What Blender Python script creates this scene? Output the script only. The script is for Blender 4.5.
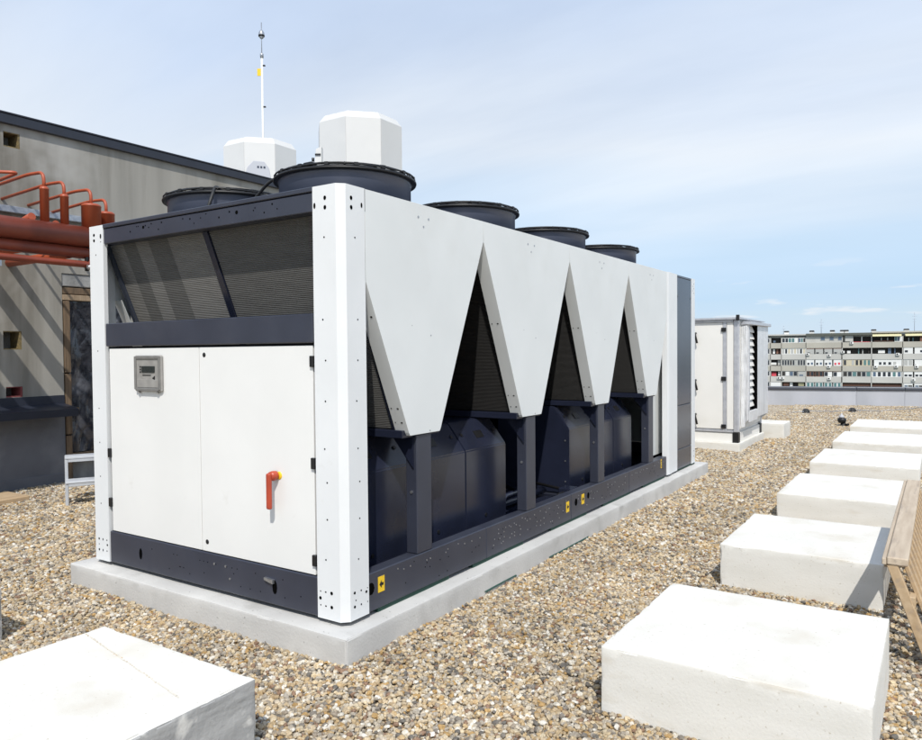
import bpy, bmesh, math, random
import numpy as np
from mathutils import Vector, Matrix, noise as mnoise

random.seed(7)
rng = np.random.default_rng(11)
S = bpy.context.scene
COL = S.collection
for o in list(bpy.data.objects):
    bpy.data.objects.remove(o)

# ------------------------------------------------------------------ camera
cam_d = bpy.data.cameras.new("camera")
cam = bpy.data.objects.new("camera", cam_d)
COL.objects.link(cam)
S.camera = cam
CAM = Vector((2.763, -3.012, 1.695))
YAW, PIT, ROL, FPX = .5819, -.0255, -.0085, 731.0
fw = Vector((-math.sin(YAW)*math.cos(PIT), math.cos(YAW)*math.cos(PIT), math.sin(PIT)))
rt = Vector((math.cos(YAW), math.sin(YAW), 0))
up = rt.cross(fw)
Rv = rt*math.cos(ROL) + up*math.sin(ROL)
Uv = -rt*math.sin(ROL) + up*math.cos(ROL)
M = Matrix.Identity(4)
for i in range(3):
    M[i][0], M[i][1], M[i][2], M[i][3] = Rv[i], Uv[i], -fw[i], CAM[i]
cam.matrix_world = M
cam_d.sensor_width = 36
cam_d.lens = FPX/922*36
cam_d.clip_start = 0.05
cam_d.clip_end = 6000
S.render.resolution_x, S.render.resolution_y = 1024, 822

# ------------------------------------------------------------------ light
SUN = Vector((.47, -.69, 1.0)).normalized()
SUN_EL = math.asin(SUN.z)
SUN_AZ = math.atan2(SUN.x, SUN.y)
sun_d = bpy.data.lights.new("sun", 'SUN')
sun_d.energy = 3.4
sun_d.angle = math.radians(.53)
sun_d.color = (1.0, .955, .885)
sun = bpy.data.objects.new("sun", sun_d)
COL.objects.link(sun)
sun.rotation_euler = (-SUN).to_track_quat('-Z', 'Y').to_euler()
sun.location = (8, -10, 16)

S.view_settings.view_transform = 'Standard'
S.view_settings.look = 'None'
S.view_settings.gamma = 1
S.view_settings.use_curve_mapping = False
S.view_settings.exposure = 0.22

world = bpy.data.worlds.new("World")
S.world = world
world.use_nodes = True
nt = world.node_tree
nt.nodes.clear()
N, L = nt.nodes.new, nt.links.new
wout = N('ShaderNodeOutputWorld')
sky = N('ShaderNodeTexSky')
sky.sky_type = 'NISHITA'
sky.sun_disc = False
sky.sun_elevation = SUN_EL
sky.sun_rotation = SUN_AZ
sky.air_density = 1.0
sky.dust_density = .5
sky.ozone_density = 2.2
bg = N('ShaderNodeBackground')
bg.inputs[1].default_value = .10
L(sky.outputs[0], bg.inputs[0])
bgc = N('ShaderNodeBackground')               # thin high cloud
bgc.inputs[0].default_value = (.83, .905, 1.0, 1)
bgc.inputs[1].default_value = .88
mixs = N('ShaderNodeMixShader')
tc = N('ShaderNodeTexCoord')
sep = N('ShaderNodeSeparateXYZ')
L(tc.outputs['Generated'], sep.inputs[0])
def wmath(op, a, b=None, clamp=False):
    n = N('ShaderNodeMath'); n.operation = op; n.use_clamp = clamp
    for i, v in enumerate((a, b)):
        if v is None: continue
        if isinstance(v, (int, float)): n.inputs[i].default_value = v
        else: L(v, n.inputs[i])
    return n.outputs[0]
zz = wmath('ADD', wmath('MAXIMUM', sep.outputs[2], 0.0), .22)
comb = N('ShaderNodeCombineXYZ')
L(wmath('DIVIDE', sep.outputs[0], zz), comb.inputs[0])
L(wmath('DIVIDE', sep.outputs[1], zz), comb.inputs[1])
mp = N('ShaderNodeMapping')
mp.inputs['Rotation'].default_value = (0, 0, math.radians(-28))
mp.inputs['Scale'].default_value = (.45, 1.5, 1)
L(comb.outputs[0], mp.inputs[0])
n1 = N('ShaderNodeTexNoise')
n1.inputs['Scale'].default_value = 1.1
n1.inputs['Detail'].default_value = 7
n1.inputs['Roughness'].default_value = .56
n1.inputs['Distortion'].default_value = .35
L(mp.outputs[0], n1.inputs['Vector'])
mr = N('ShaderNodeMapRange')
mr.inputs[1].default_value = .30; mr.inputs[2].default_value = .70
mr.inputs[3].default_value = .66; mr.inputs[4].default_value = .97
L(n1.outputs[0], mr.inputs[0])
# thin veil of high cloud, bluer towards the horizon
vc = N('ShaderNodeValToRGB')
stops = [(0.0, (.64, .77, .92)), (.07, (.54, .73, .95)), (.15, (.67, .825, 1.0)), (.26, (.87, .93, 1.0)), (.40, (.70, .815, 1.0)), (.60, (.64, .775, 1.0))]
el = vc.color_ramp.elements
while len(el) < len(stops): el.new(.5)
for i, (p_, c_) in enumerate(stops): el[i].position = p_; el[i].color = (*c_, 1)
n3 = N('ShaderNodeTexNoise'); n3.inputs['Scale'].default_value = .9; n3.inputs['Detail'].default_value = 3
L(mp.outputs[0], n3.inputs['Vector'])
wob = wmath('MULTIPLY', wmath('SUBTRACT', n3.outputs[0], .5), .34)
L(wmath('ADD', sep.outputs[2], wmath('MULTIPLY', wob, wmath('MINIMUM', wmath('MULTIPLY', sep.outputs[2], 4.0), 1.0))), vc.inputs[0])
L(vc.outputs[0], bgc.inputs[0])
# small flat cumulus just above the horizon: a thin layer of noise, all round
azn = N('ShaderNodeMapping')
azn.inputs['Scale'].default_value = (6.5, 6.5, 38)
azn.inputs['Location'].default_value = (1.3, .4, 2.1)
L(tc.outputs['Generated'], azn.inputs[0])
n2 = N('ShaderNodeTexNoise')
n2.inputs['Scale'].default_value = 1.7
n2.inputs['Detail'].default_value = 4
n2.inputs['Roughness'].default_value = .5
L(azn.outputs[0], n2.inputs['Vector'])
puff = N('ShaderNodeMapRange')
puff.inputs[1].default_value = .585; puff.inputs[2].default_value = .66
puff.inputs[3].default_value = 0; puff.inputs[4].default_value = .6
L(n2.outputs[0], puff.inputs[0])
lo = N('ShaderNodeMapRange'); lo.inputs[1].default_value = .02; lo.inputs[2].default_value = .045
hi = N('ShaderNodeMapRange'); hi.inputs[1].default_value = .115; hi.inputs[2].default_value = .07
L(sep.outputs[2], lo.inputs[0]); L(sep.outputs[2], hi.inputs[0])
pf = wmath('MULTIPLY', wmath('MULTIPLY', puff.outputs[0], lo.outputs[0]), hi.outputs[0])
L(mr.outputs[0], mixs.inputs[0])
L(bg.outputs[0], mixs.inputs[1]); L(bgc.outputs[0], mixs.inputs[2])
bgp = N('ShaderNodeBackground'); bgp.inputs[0].default_value = (.93, .95, .98, 1); bgp.inputs[1].default_value = .84
mix2 = N('ShaderNodeMixShader')
L(pf, mix2.inputs[0]); L(mixs.outputs[0], mix2.inputs[1]); L(bgp.outputs[0], mix2.inputs[2])
L(mix2.outputs[0], wout.inputs[0])

# ------------------------------------------------------------------ materials
MATS = {}
def mat(name, c1, c2=None, rough=.5, scale=8, bump=0, bscale=60, metal=0, stretch=(1, 1, 1),
        c3=None, c3scale=3, c3lo=.6, c3hi=.75, detail=6, spec=.5, coord='Object', lo=.35, hi=.65, bdist=.01,
        c4=None, c4scale=40, c4lo=.68, c4hi=.74, coat=0):
    m = bpy.data.materials.new(name); m.use_nodes = True
    t = m.node_tree; b = t.nodes['Principled BSDF']
    b.inputs['Roughness'].default_value = rough
    b.inputs['Metallic'].default_value = metal
    b.inputs['Specular IOR Level'].default_value = spec
    if coat: b.inputs['Coat Weight'].default_value = coat; b.inputs['Coat Roughness'].default_value = .15
    co = t.nodes.new('ShaderNodeTexCoord'); mpn = t.nodes.new('ShaderNodeMapping')
    mpn.inputs['Scale'].default_value = stretch
    t.links.new(co.outputs[coord], mpn.inputs[0])
    def nz(sc, det=detail, seed=0, vec=None):
        n = t.nodes.new('ShaderNodeTexNoise'); n.noise_dimensions = '4D'
        n.inputs['W'].default_value = seed
        n.inputs['Scale'].default_value = sc; n.inputs['Detail'].default_value = det
        t.links.new(vec or mpn.outputs[0], n.inputs['Vector']); return n.outputs[0]
    def ramp(src, a, z):
        n = t.nodes.new('ShaderNodeMapRange'); n.inputs[1].default_value = a; n.inputs[2].default_value = z
        t.links.new(src, n.inputs[0]); return n.outputs[0]
    def mix(f, a, c):
        n = t.nodes.new('ShaderNodeMix'); n.data_type = 'RGBA'
        t.links.new(f, n.inputs[0])
        for i, v in ((6, a), (7, c)):
            if isinstance(v, tuple): n.inputs[i].default_value = (*v, 1)
            else: t.links.new(v, n.inputs[i])
        return n.outputs[2]
    if c2 is None:
        b.inputs['Base Color'].default_value = (*c1, 1)
    else:
        col = mix(ramp(nz(scale), lo, hi), c1, c2)
        if c3: col = mix(ramp(nz(c3scale, 8, 5), c3lo, c3hi), col, c3)
        if c4: col = mix(ramp(nz(c4scale, 3, 9, co.outputs[coord]), c4lo, c4hi), col, c4)
        t.links.new(col, b.inputs['Base Color'])
    if bump:
        bn = t.nodes.new('ShaderNodeBump'); bn.inputs['Strength'].default_value = bump
        bn.inputs['Distance'].default_value = bdist
        t.links.new(nz(bscale, 4, 2, co.outputs[coord]), bn.inputs['Height'])
        t.links.new(bn.outputs[0], b.inputs['Normal'])
    MATS[name] = m
    return m

mat('white_post', (.745, .76, .765), (.71, .725, .73), .42, 3, .04, 900, bdist=.001, c4=(.60, .60, .58), c4scale=7, c4lo=.70, c4hi=.85)
mat('white_door', (.785, .785, .765), (.75, .75, .73), .38, 2, .04, 900, bdist=.001, c4=(.62, .61, .57), c4scale=5, c4lo=.70, c4hi=.88)
mat('white_side', (.72, .74, .735), (.68, .70, .695), .5, 2, .06, 700, bdist=.001, c3=(.63, .64, .62), c3scale=1.5, c3lo=.55, c3hi=.8)
mat('fan_slate', (.125, .142, .195), (.112, .128, .175), .3, 2)
mat('slate', (.037, .042, .062), (.031, .035, .052), .38, 4, .05, 800, bdist=.001, c3=(.056, .060, .078), c3scale=2.5, c3lo=.5, c3hi=.85)
mat('slate_dark', (.018, .022, .042), (.013, .016, .030), .22, 3, .03, 700, bdist=.001, c3=(.022, .024, .034), c3scale=2, c3lo=.55, c3hi=.85)
mat('slate_panel', (.050, .060, .085), (.043, .050, .070), .22, 2, 0)
mat('black', (.008, .008, .009), rough=.45)
mat('hole', (.004, .004, .004), rough=1, spec=0)
mat('black_rubber', (.012, .012, .013), (.02, .02, .02), .55, 30)
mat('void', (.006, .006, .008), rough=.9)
mat('steel', (.50, .51, .53), (.38, .39, .41), .38, 30, metal=.85)
mat('galv', (.42, .45, .50), (.30, .33, .38), .45, 22, metal=.55, c3=(.55, .57, .60), c3scale=9)
mat('red_plastic', (.44, .065, .028), (.38, .052, .024), .35, 12)
mat('yellow', (.80, .52, .02), rough=.5)
mat('display_grey', (.32, .31, .29), (.26, .25, .235), .35, 20, c3=(.38, .37, .35), c3scale=6)
mat('display_frame', (.20, .195, .185), (.16, .155, .148), .35, 20)
mat('display_dark', (.02, .025, .025), rough=.2)
mat('green_pad', (.012, .05, .036), (.018, .065, .048), .7, 20)
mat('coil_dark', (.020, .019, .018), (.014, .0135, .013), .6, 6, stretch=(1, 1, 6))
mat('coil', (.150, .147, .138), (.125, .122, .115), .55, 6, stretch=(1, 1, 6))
mat('coil_light', (.25, .242, .226), (.21, .203, .19), .55, 6, stretch=(1, 1, 6))  # paler copy of coil, for the painted light bands
for nm in ('coil', 'coil_light', 'coil_dark'):      # fine horizontal fins
    t = MATS[nm].node_tree
    co = t.nodes.new('ShaderNodeTexCoord'); wv = t.nodes.new('ShaderNodeTexWave')
    wv.bands_direction = 'Z'; wv.inputs['Scale'].default_value = 32; wv.inputs['Distortion'].default_value = .15
    wv.inputs['Detail'].default_value = 1
    t.links.new(co.outputs['Object'], wv.inputs[0])
    bn = t.nodes.new('ShaderNodeBump'); bn.inputs['Strength'].default_value = 1; bn.inputs['Distance'].default_value = .009
    t.links.new(wv.outputs[0], bn.inputs['Height'])
    t.links.new(bn.outputs[0], t.nodes['Principled BSDF'].inputs['Normal'])
mat('concrete_slab', (.58, .575, .555), (.49, .485, .47), .85, 2.6, .5, 60, bdist=.004, c3=(.37, .365, .345), c3scale=4.2, c3lo=.54, c3hi=.80,
    c4=(.22, .215, .20), c4scale=55, c4lo=.66, c4hi=.74)
mat('white_block', (.715, .70, .655), (.66, .645, .595), .85, 2.6, .35, 75, bdist=.003, stretch=(1, 1, 3.5), c3=(.53, .475, .38), c3scale=2.6, c3lo=.54, c3hi=.84,
    c4=(.50, .46, .385), c4scale=62, c4lo=.625, c4hi=.74)
mat('rust_soft', (.64, .585, .485), (.68, .65, .58), .85, 60)
mat('wood_dark', (.17, .115, .07), (.10, .07, .043), .8, 4, .4, 40, stretch=(8, 8, .8), bdist=.004, c3=(.26, .19, .12), c3scale=3, c3lo=.6, c3hi=.8)
mat('raw_concrete', (.42, .42, .41), (.33, .33, .325), .9, 3, .7, 22, bdist=.010, stretch=(1, 1, 7), c3=(.24, .24, .235), c3scale=3.5, c3lo=.52, c3hi=.72, c4=(.58, .57, .54), c4scale=9, c4lo=.60, c4hi=.68)
mat('block_mix', (.80, .79, .75), rough=.8)
mat('rust_stain', (.52, .38, .22), (.64, .55, .42), .8, 40)
mat('wall_concrete', (.35, .335, .30), (.28, .268, .238), .85, 2.2, .25, 40, bdist=.005, stretch=(1, 1.6, .14), c3=(.15, .138, .112), c3scale=2.1, c3lo=.48, c3hi=.74,
    c4=(.42, .41, .385), c4scale=1.6, c4lo=.52, c4hi=.75)
mat('wall_rough', (.36, .36, .35), (.20, .20, .195), .9, 5, .6, 30, stretch=(1, 1, .3), c3=(.5, .5, .48), c3scale=3)
mat('wall_grey', (.14, .147, .168), (.11, .116, .134), .7, 2, .15, 50, c3=(.22, .225, .24), c3scale=1.6, c3lo=.55, c3hi=.8)
mat('fascia', (.022, .026, .040), (.018, .021, .032), .4, 4)
mat('foam', (.24, .18, .075), (.12, .095, .05), .9, 25, .6, 60)
mat('brick_red', (.25, .06, .06), (.18, .05, .05), .9, 25)
mat('pipe_red', (.43, .082, .029), (.34, .066, .025), .45, 3, .1, 60, bdist=.002, c3=(.43, .10, .04), c3scale=2.5, c3lo=.5, c3hi=.8)
mat('pipe_dark', (.27, .054, .026), (.19, .040, .021), .42, 3, .1, 60, bdist=.002, c3=(.11, .028, .02), c3scale=2.0, c3lo=.5, c3hi=.8)
mat('wood_old', (.36, .27, .18), (.25, .18, .115), .75, 4, .4, 40, stretch=(8, 8, .8), bdist=.004, c3=(.12, .085, .05), c3scale=3, c3lo=.62, c3hi=.8)
mat('wood_pale', (.50, .37, .23), (.40, .28, .16), .7, 4, .35, 60, stretch=(7, .9, 7), bdist=.003, c3=(.30, .23, .17), c3scale=3, c3lo=.55, c3hi=.75)
mat('wood_grey', (.52, .43, .325), (.42, .335, .245), .75, 4, .45, 70, stretch=(9, .8, 9), bdist=.003, c3=(.25, .205, .17), c3scale=3, c3lo=.58, c3hi=.78)
mat('film', (.035, .037, .046), (.022, .023, .029), .12, 2, .6, 3, bdist=.06, stretch=(1, 1.5, .8), c3=(.20, .21, .24), c3scale=2.6, c3lo=.52, c3hi=.80)  # paler noise patches paint highlights of the wrinkles into the colour
mat('ahu_white', (.78, .77, .735), (.74, .73, .695), .5, 2, .03, 300, bdist=.001, c3=(.68, .66, .60), c3scale=1.5, c3lo=.6, c3hi=.85)
mat('stool_grey', (.52, .54, .57), (.44, .46, .49), .5, 6, c3=(.62, .63, .65), c3scale=4)
mat('alu', (.60, .61, .64), (.50, .51, .545), .35, 14, metal=.45)
mat('wrap', (.68, .69, .70), (.58, .59, .61), .3, 3, .4, 6, bdist=.03, stretch=(4, 4, .3), c3=(.36, .37, .39), c3scale=2.2, c3lo=.56, c3hi=.70)
mat('parapet', (.47, .485, .53), (.42, .435, .475), .75, 1.2, .1, 30, stretch=(1, 1, .4), c3=(.36, .375, .41), c3scale=.7, c3lo=.58, c3hi=.75)
mat('coping', (.07, .078, .10), (.058, .064, .082), .35, 2)
mat('ground', (.36, .29, .20), (.26, .21, .15), .95, 30)
mat('city', (.20, .21, .19), (.12, .14, .10), .95, .05)
mat('roof_white', (.63, .625, .605), (.60, .595, .575), .5, 1.2, .02, 200, c3=(.72, .70, .65), c3scale=.8, c3lo=.6, c3hi=.85)
mat('roof_grey', (.45, .46, .49), rough=.5)
mat('tan_band', (.45, .425, .365), (.39, .37, .32), .9, .12, c3=(.33, .30, .24), c3scale=.35, c3lo=.58, c3hi=.8)
mat('grey_band', (.52, .51, .475), (.46, .45, .42), .9, .12, c3=(.38, .365, .33), c3scale=.35, c3lo=.58, c3hi=.8)
mat('far_white', (.72, .72, .70), rough=.7)
mat('far_cream', (.56, .50, .37), rough=.8)
mat('far_brown', (.20, .10, .07), rough=.8)
mat('far_glass', (.03, .035, .045), rough=.15)
mat('far_blue', (.10, .14, .20), rough=.2)
mat('far_teal', (.10, .20, .20), rough=.3)
mat('far_curtain', (.42, .42, .40), rough=.8)
mat('far_dark', (.035, .032, .030), rough=.9)
mat('far_roof', (.10, .105, .09), rough=.9)
mat('far_red', (.62, .07, .10), rough=.8)
mat('awning', (.60, .56, .34), rough=.8)

# gravel ground sheet: cell colours under the loose stones
def gravel_nodes(m, inst):
    t = m.node_tree; b = t.nodes['Principled BSDF']
    cr = t.nodes.new('ShaderNodeValToRGB')
    cr.color_ramp.interpolation = 'CONSTANT'
    cols = [(.58, .46, .30), (.64, .56, .44), (.46, .34, .20), (.40, .35, .28), (.74, .69, .59), (.48, .31, .13), (.62, .49, .31), (.25, .22, .185),
            (.53, .43, .29), (.44, .39, .32), (.70, .57, .38), (.30, .19, .125), (.58, .50, .38), (.17, .155, .135), (.49, .37, .22), (.55, .40, .22),
            (.62, .52, .36), (.36, .30, .23), (.52, .45, .35), (.80, .75, .66)]
    el = cr.color_ramp.elements
    while len(el) < len(cols): el.new(.5)
    for i, c in enumerate(cols):
        gy = sum(c)/3; c = tuple(v*.82 for v in c)
        el[i].position = i/len(cols); el[i].color = (*c, 1)
    return t, b, cr
m = bpy.data.materials.new('pebble'); m.use_nodes = True; MATS['pebble'] = m
t, b, cr = gravel_nodes(m, True)
at = t.nodes.new('ShaderNodeAttribute'); at.attribute_type = 'INSTANCER'; at.attribute_name = 'rnd'
t.links.new(at.outputs['Fac'], cr.inputs[0])
co = t.nodes.new('ShaderNodeTexCoord'); nz = t.nodes.new('ShaderNodeTexNoise')
nz.inputs['Scale'].default_value = 120; nz.inputs['Detail'].default_value = 3
t.links.new(co.outputs['Object'], nz.inputs['Vector'])
hs = t.nodes.new('ShaderNodeHueSaturation')
mrr = t.nodes.new('ShaderNodeMapRange'); mrr.inputs[1].default_value = .3; mrr.inputs[2].default_value = .7
mrr.inputs[3].default_value = .78; mrr.inputs[4].default_value = 1.18
t.links.new(nz.outputs[0], mrr.inputs[0]); t.links.new(mrr.outputs[0], hs.inputs['Value'])
geo = t.nodes.new('ShaderNodeNewGeometry'); nzp = t.nodes.new('ShaderNodeTexNoise')
nzp.inputs['Scale'].default_value = 1.6; nzp.inputs['Detail'].default_value = 3
t.links.new(geo.outputs['Position'], nzp.inputs['Vector'])
mrp = t.nodes.new('ShaderNodeMapRange'); mrp.inputs[1].default_value = .32; mrp.inputs[2].default_value = .68
mrp.inputs[3].default_value = .80; mrp.inputs[4].default_value = 1.14
t.links.new(nzp.outputs[0], mrp.inputs[0])
mmp = t.nodes.new('ShaderNodeMath'); mmp.operation = 'MULTIPLY'      # dusty and darker patches
t.links.new(mrr.outputs[0], mmp.inputs[0]); t.links.new(mrp.outputs[0], mmp.inputs[1]); t.links.new(mmp.outputs[0], hs.inputs['Value'])
t.links.new(cr.outputs[0], hs.inputs['Color']); t.links.new(hs.outputs[0], b.inputs['Base Color'])
b.inputs['Roughness'].default_value = .75
b.inputs['Specular IOR Level'].default_value = .3
m = bpy.data.materials.new('gravel_sheet'); m.use_nodes = True; MATS['gravel_sheet'] = m
t, b, cr = gravel_nodes(m, False)
co = t.nodes.new('ShaderNodeTexCoord'); vo = t.nodes.new('ShaderNodeTexVoronoi'); vo.inputs['Scale'].default_value = 34
t.links.new(co.outputs['Object'], vo.inputs['Vector'])
sp = t.nodes.new('ShaderNodeSeparateColor'); t.links.new(vo.outputs['Color'], sp.inputs[0])
t.links.new(sp.outputs[0], cr.inputs[0]); t.links.new(cr.outputs[0], b.inputs['Base Color'])
bn = t.nodes.new('ShaderNodeBump'); bn.inputs['Strength'].default_value = 1; bn.inputs['Distance'].default_value = .02; bn.invert = True
t.links.new(vo.outputs['Distance'], bn.inputs['Height']); t.links.new(bn.outputs[0], b.inputs['Normal'])
b.inputs['Roughness'].default_value = .9

# ------------------------------------------------------------------ helpers
WL = {}            # world location of every object (nothing is rotated: meshes carry their own orientation)
def link(o, parent, wloc):
    COL.objects.link(o)
    WL[o.name] = Vector(wloc)
    if parent is not None:
        o.parent = parent
        o.location = Vector(wloc) - WL[parent.name]
    else:
        o.location = wloc
    return o
def tag(o, label, cat, group=None, kind=None):
    o['label'] = label
    if cat: o['category'] = cat
    if group: o['group'] = group
    if kind: o['kind'] = kind
    return o
def thing(name, loc, label, cat, group=None):
    e = bpy.data.objects.new(name, None); e.empty_display_size = .2
    link(e, None, loc)
    return tag(e, label, cat, group)
def from_bm(name, bm, m, parent=None, smooth=False, origin=None):
    bmesh.ops.recalc_face_normals(bm, faces=bm.faces)
    vs = [v.co for v in bm.verts]
    lo = Vector([min(v[i] for v in vs) for i in range(3)]); hi = Vector([max(v[i] for v in vs) for i in range(3)])
    c = origin if origin is not None else Vector(((lo.x+hi.x)/2, (lo.y+hi.y)/2, (lo.z+hi.z)/2 if parent else lo.z))
    c = Vector(c)
    bmesh.ops.translate(bm, verts=bm.verts, vec=-c)
    me = bpy.data.meshes.new(name); bm.to_mesh(me); bm.free()
    mm = m if isinstance(m, (list, tuple)) else [m]
    for x in mm: me.materials.append(MATS[x])
    if smooth:
        for p in me.polygons: p.use_smooth = True
    return link(bpy.data.objects.new(name, me), parent, c)
def bm_box(bm, x0, x1, y0, y1, z0, z1, bev=0, T=None, seg=1):
    vs = [bm.verts.new((x, y, z)) for x in (x0, x1) for y in (y0, y1) for z in (z0, z1)]
    fs = [bm.faces.new([vs[i] for i in f]) for f in ((0, 1, 3, 2), (4, 6, 7, 5), (0, 4, 5, 1), (2, 3, 7, 6), (0, 2, 6, 4), (1, 5, 7, 3))]
    allv = vs
    if bev:
        r = bmesh.ops.bevel(bm, geom=list({e for f in fs for e in f.edges}), offset=bev, segments=seg, affect='EDGES', profile=.5)
        allv = list({v for f in r['faces'] for v in f.verts} | {v for v in vs if v.is_valid})
    if T is not None:
        bmesh.ops.transform(bm, matrix=T, verts=allv)
    return allv
def box(name, x0, x1, y0, y1, z0, z1, m, parent=None, bev=.004, T=None, seg=1):
    bm = bmesh.new(); bm_box(bm, x0, x1, y0, y1, z0, z1, bev, T, seg)
    return from_bm(name, bm, m, parent)
def bm_prism(bm, poly, axis, a, b, T=None):
    """poly: 2-D outline in the two other axes (in xyz order), extruded along axis from a to b"""
    def p3(p, h):
        l = list(p); l.insert('xyz'.index(axis), h); return l
    A = [bm.verts.new(p3(p, a)) for p in poly]; B = [bm.verts.new(p3(p, b)) for p in poly]
    bm.faces.new(A); bm.faces.new(B[::-1])
    n = len(poly)
    for i in range(n): bm.faces.new((A[i], B[i], B[(i+1) % n], A[(i+1) % n]))
    if T is not None: bmesh.ops.transform(bm, matrix=T, verts=A+B)
    return A+B
def prism(name, poly, axis, a, b, m, parent=None, bev=0, T=None):
    bm = bmesh.new(); bm_prism(bm, poly, axis, a, b, T)
    if bev: bmesh.ops.bevel(bm, geom=list(bm.edges), offset=bev, segments=1, affect='EDGES')
    return from_bm(name, bm, m, parent)
def frame_for(d):
    d = d.normalized(); a = Vector((0, 0, 1)) if abs(d.z) < .95 else Vector((1, 0, 0))
    u = d.cross(a).normalized(); return u, d.cross(u).normalized()
def bm_tube(bm, pts, r, seg=12, caps=True, rads=None):
    pts = [Vector(p) for p in pts]; rings = []
    u, v = frame_for(pts[1]-pts[0])
    for i, p in enumerate(pts):
        d = (pts[min(i+1, len(pts)-1)] - pts[max(i-1, 0)]).normalized()
        u = (u - d*u.dot(d)).normalized(); v = d.cross(u)
        rr = rads[i] if rads else r
        rings.append([bm.verts.new(p + (u*math.cos(2*math.pi*k/seg) + v*math.sin(2*math.pi*k/seg))*rr) for k in range(seg)])
    for a, b in zip(rings, rings[1:]):
        for k in range(seg):
            f = bm.faces.new((a[k], a[(k+1) % seg], b[(k+1) % seg], b[k])); f.smooth = True
    if caps:
        bm.faces.new(rings[0][::-1]); bm.faces.new(rings[-1])
def bend(pts, r, n=6):
    """round the corners of a polyline"""
    pts = [Vector(p) for p in pts]; out = [pts[0]]
    for a, b, c in zip(pts, pts[1:], pts[2:]):
        d1 = (a-b).normalized(); d2 = (c-b).normalized()
        p, q = b+d1*r, b+d2*r
        for i in range(n+1):
            t = i/n; out.append((1-t)**2*p + 2*t*(1-t)*b + t*t*q)
    out.append(pts[-1]); return out
def tube(name, pts, r, m, parent=None, seg=12, smooth=False, rads=None):
    bm = bmesh.new(); bm_tube(bm, pts, r, seg, rads=rads)
    return from_bm(name, bm, m, parent)
def bm_lathe(bm, c, prof, seg=32, closed=False):
    c = Vector(c); rings = []
    for r, z in prof:
        rings.append([bm.verts.new(c+Vector((r*math.cos(2*math.pi*k/seg), r*math.sin(2*math.pi*k/seg), z))) for k in range(seg)])
    pairs = list(zip(rings, rings[1:])) + ([(rings[-1], rings[0])] if closed else [])
    for a, b in pairs:
        for k in range(seg):
            f = bm.faces.new((a[k], a[(k+1) % seg], b[(k+1) % seg], b[k])); f.smooth = True
    return rings
def lathe(name, c, prof, m, parent=None, seg=32, closed=False):
    bm = bmesh.new(); rings = bm_lathe(bm, c, prof, seg, closed)
    if not closed:
        for R in (rings[0], rings[-1]):
            if (R[0].co-R[seg//2].co).length > 1e-4: bm.faces.new(R)
    return from_bm(name, bm, m, parent)
def bm_disc(bm, c, n, r, h=.003, seg=10, ry=None, upv=(0, 0, 1)):
    """shallow button standing proud of a surface at c along n; ry stretches it along up"""
    c, n, upv = Vector(c), Vector(n).normalized(), Vector(upv)
    s = upv.cross(n).normalized(); t_ = n.cross(s); ry = ry or r
    lo, hi_ = [], []
    for k in range(seg):
        a = 2*math.pi*k/seg; p = c + s*r*math.cos(a) + t_*ry*math.sin(a)
        lo.append(bm.verts.new(p - n*.002)); hi_.append(bm.verts.new(p + n*h))
    bm.faces.new(hi_)
    for k in range(seg): bm.faces.new((lo[k], lo[(k+1) % seg], hi_[(k+1) % seg], hi_[k]))
def discs(name, lst, m, parent, h=.0015, seg=10):
    bm = bmesh.new()
    for it in lst:
        c, n, r = it[:3]; bm_disc(bm, c, n, r, h, seg, it[3] if len(it) > 3 else None)
    o = from_bm(name, bm, m, parent)
    if len(lst) > 1: o['kind'] = 'stuff'
    return o
def copy_tree(o, off, parent=None):
    c = o.copy(); COL.objects.link(c)
    if parent is None: c.location = o.location + Vector(off); WL[c.name] = WL[o.name]+Vector(off)
    else: c.parent = parent
    for ch in o.children: copy_tree(ch, off, c)
    return c
def copy_part(o, off):
    """copy a part (and its sub-parts) under the same thing"""
    c = o.copy(); COL.objects.link(c); c.parent = o.parent; c.location = o.location + Vector(off); WL[c.name] = WL[o.name]+Vector(off)
    for ch in list(o.children):
        g = ch.copy(); COL.objects.link(g); g.parent = c; WL[g.name] = WL[ch.name]+Vector(off)
    return c

# ------------------------------------------------------------------ the setting
bm = bmesh.new()
# roof sheet under the gravel, ends just beyond the far parapet; the town lies far below
vs = [bm.verts.new(p) for p in ((-7.3, -12, -.012), (16, -12, -.012), (16, 27, -.012), (-7.3, 20, -.012))]
bm.faces.new(vs)
g = from_bm('ground', bm, 'gravel_sheet'); g['kind'] = 'structure'; g['label'] = 'flat roof covered in loose tan gravel'
bm = bmesh.new()
bm.faces.new([bm.verts.new(p) for p in ((-3000, -3000, -17), (3000, -3000, -17), (3000, 4000, -17), (-3000, 4000, -17))])
g = from_bm('terrain', bm, 'city'); g['kind'] = 'structure'; g['label'] = 'town ground far below the roof edge'

CW, ZB, ZT, CL = 2.5176, .18, 2.63, 6.93     # chiller width, underside, top, length
BLOCKS = [  # x0,x1,y0,y1,h
    (1.435, 2.55, .18, 1.28, .309), (1.443, 2.46, 2.353, 3.50, .302), (1.39, 2.48, 4.80, 6.22, .250),
    (1.303, 2.545, 7.62, 9.14, .192), (1.288, 2.52, 10.16, 11.92, .186), (1.262, 2.50, 13.14, 14.85, .164)]
LBLOCKS = [(-.81, .325, -2.0, -.922, .306), (-3.02, -1.88, -2.0, -.925, .316)]
SLAB = (-CW-.1075, .1075, -.115, 7.15, .1516)
AHU_SLAB = (-2.5, -.017, 9.56, 11.57, .132)
AHU_BLOCK = (-.75, .30, 11.72, 12.43, .285)

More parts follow.
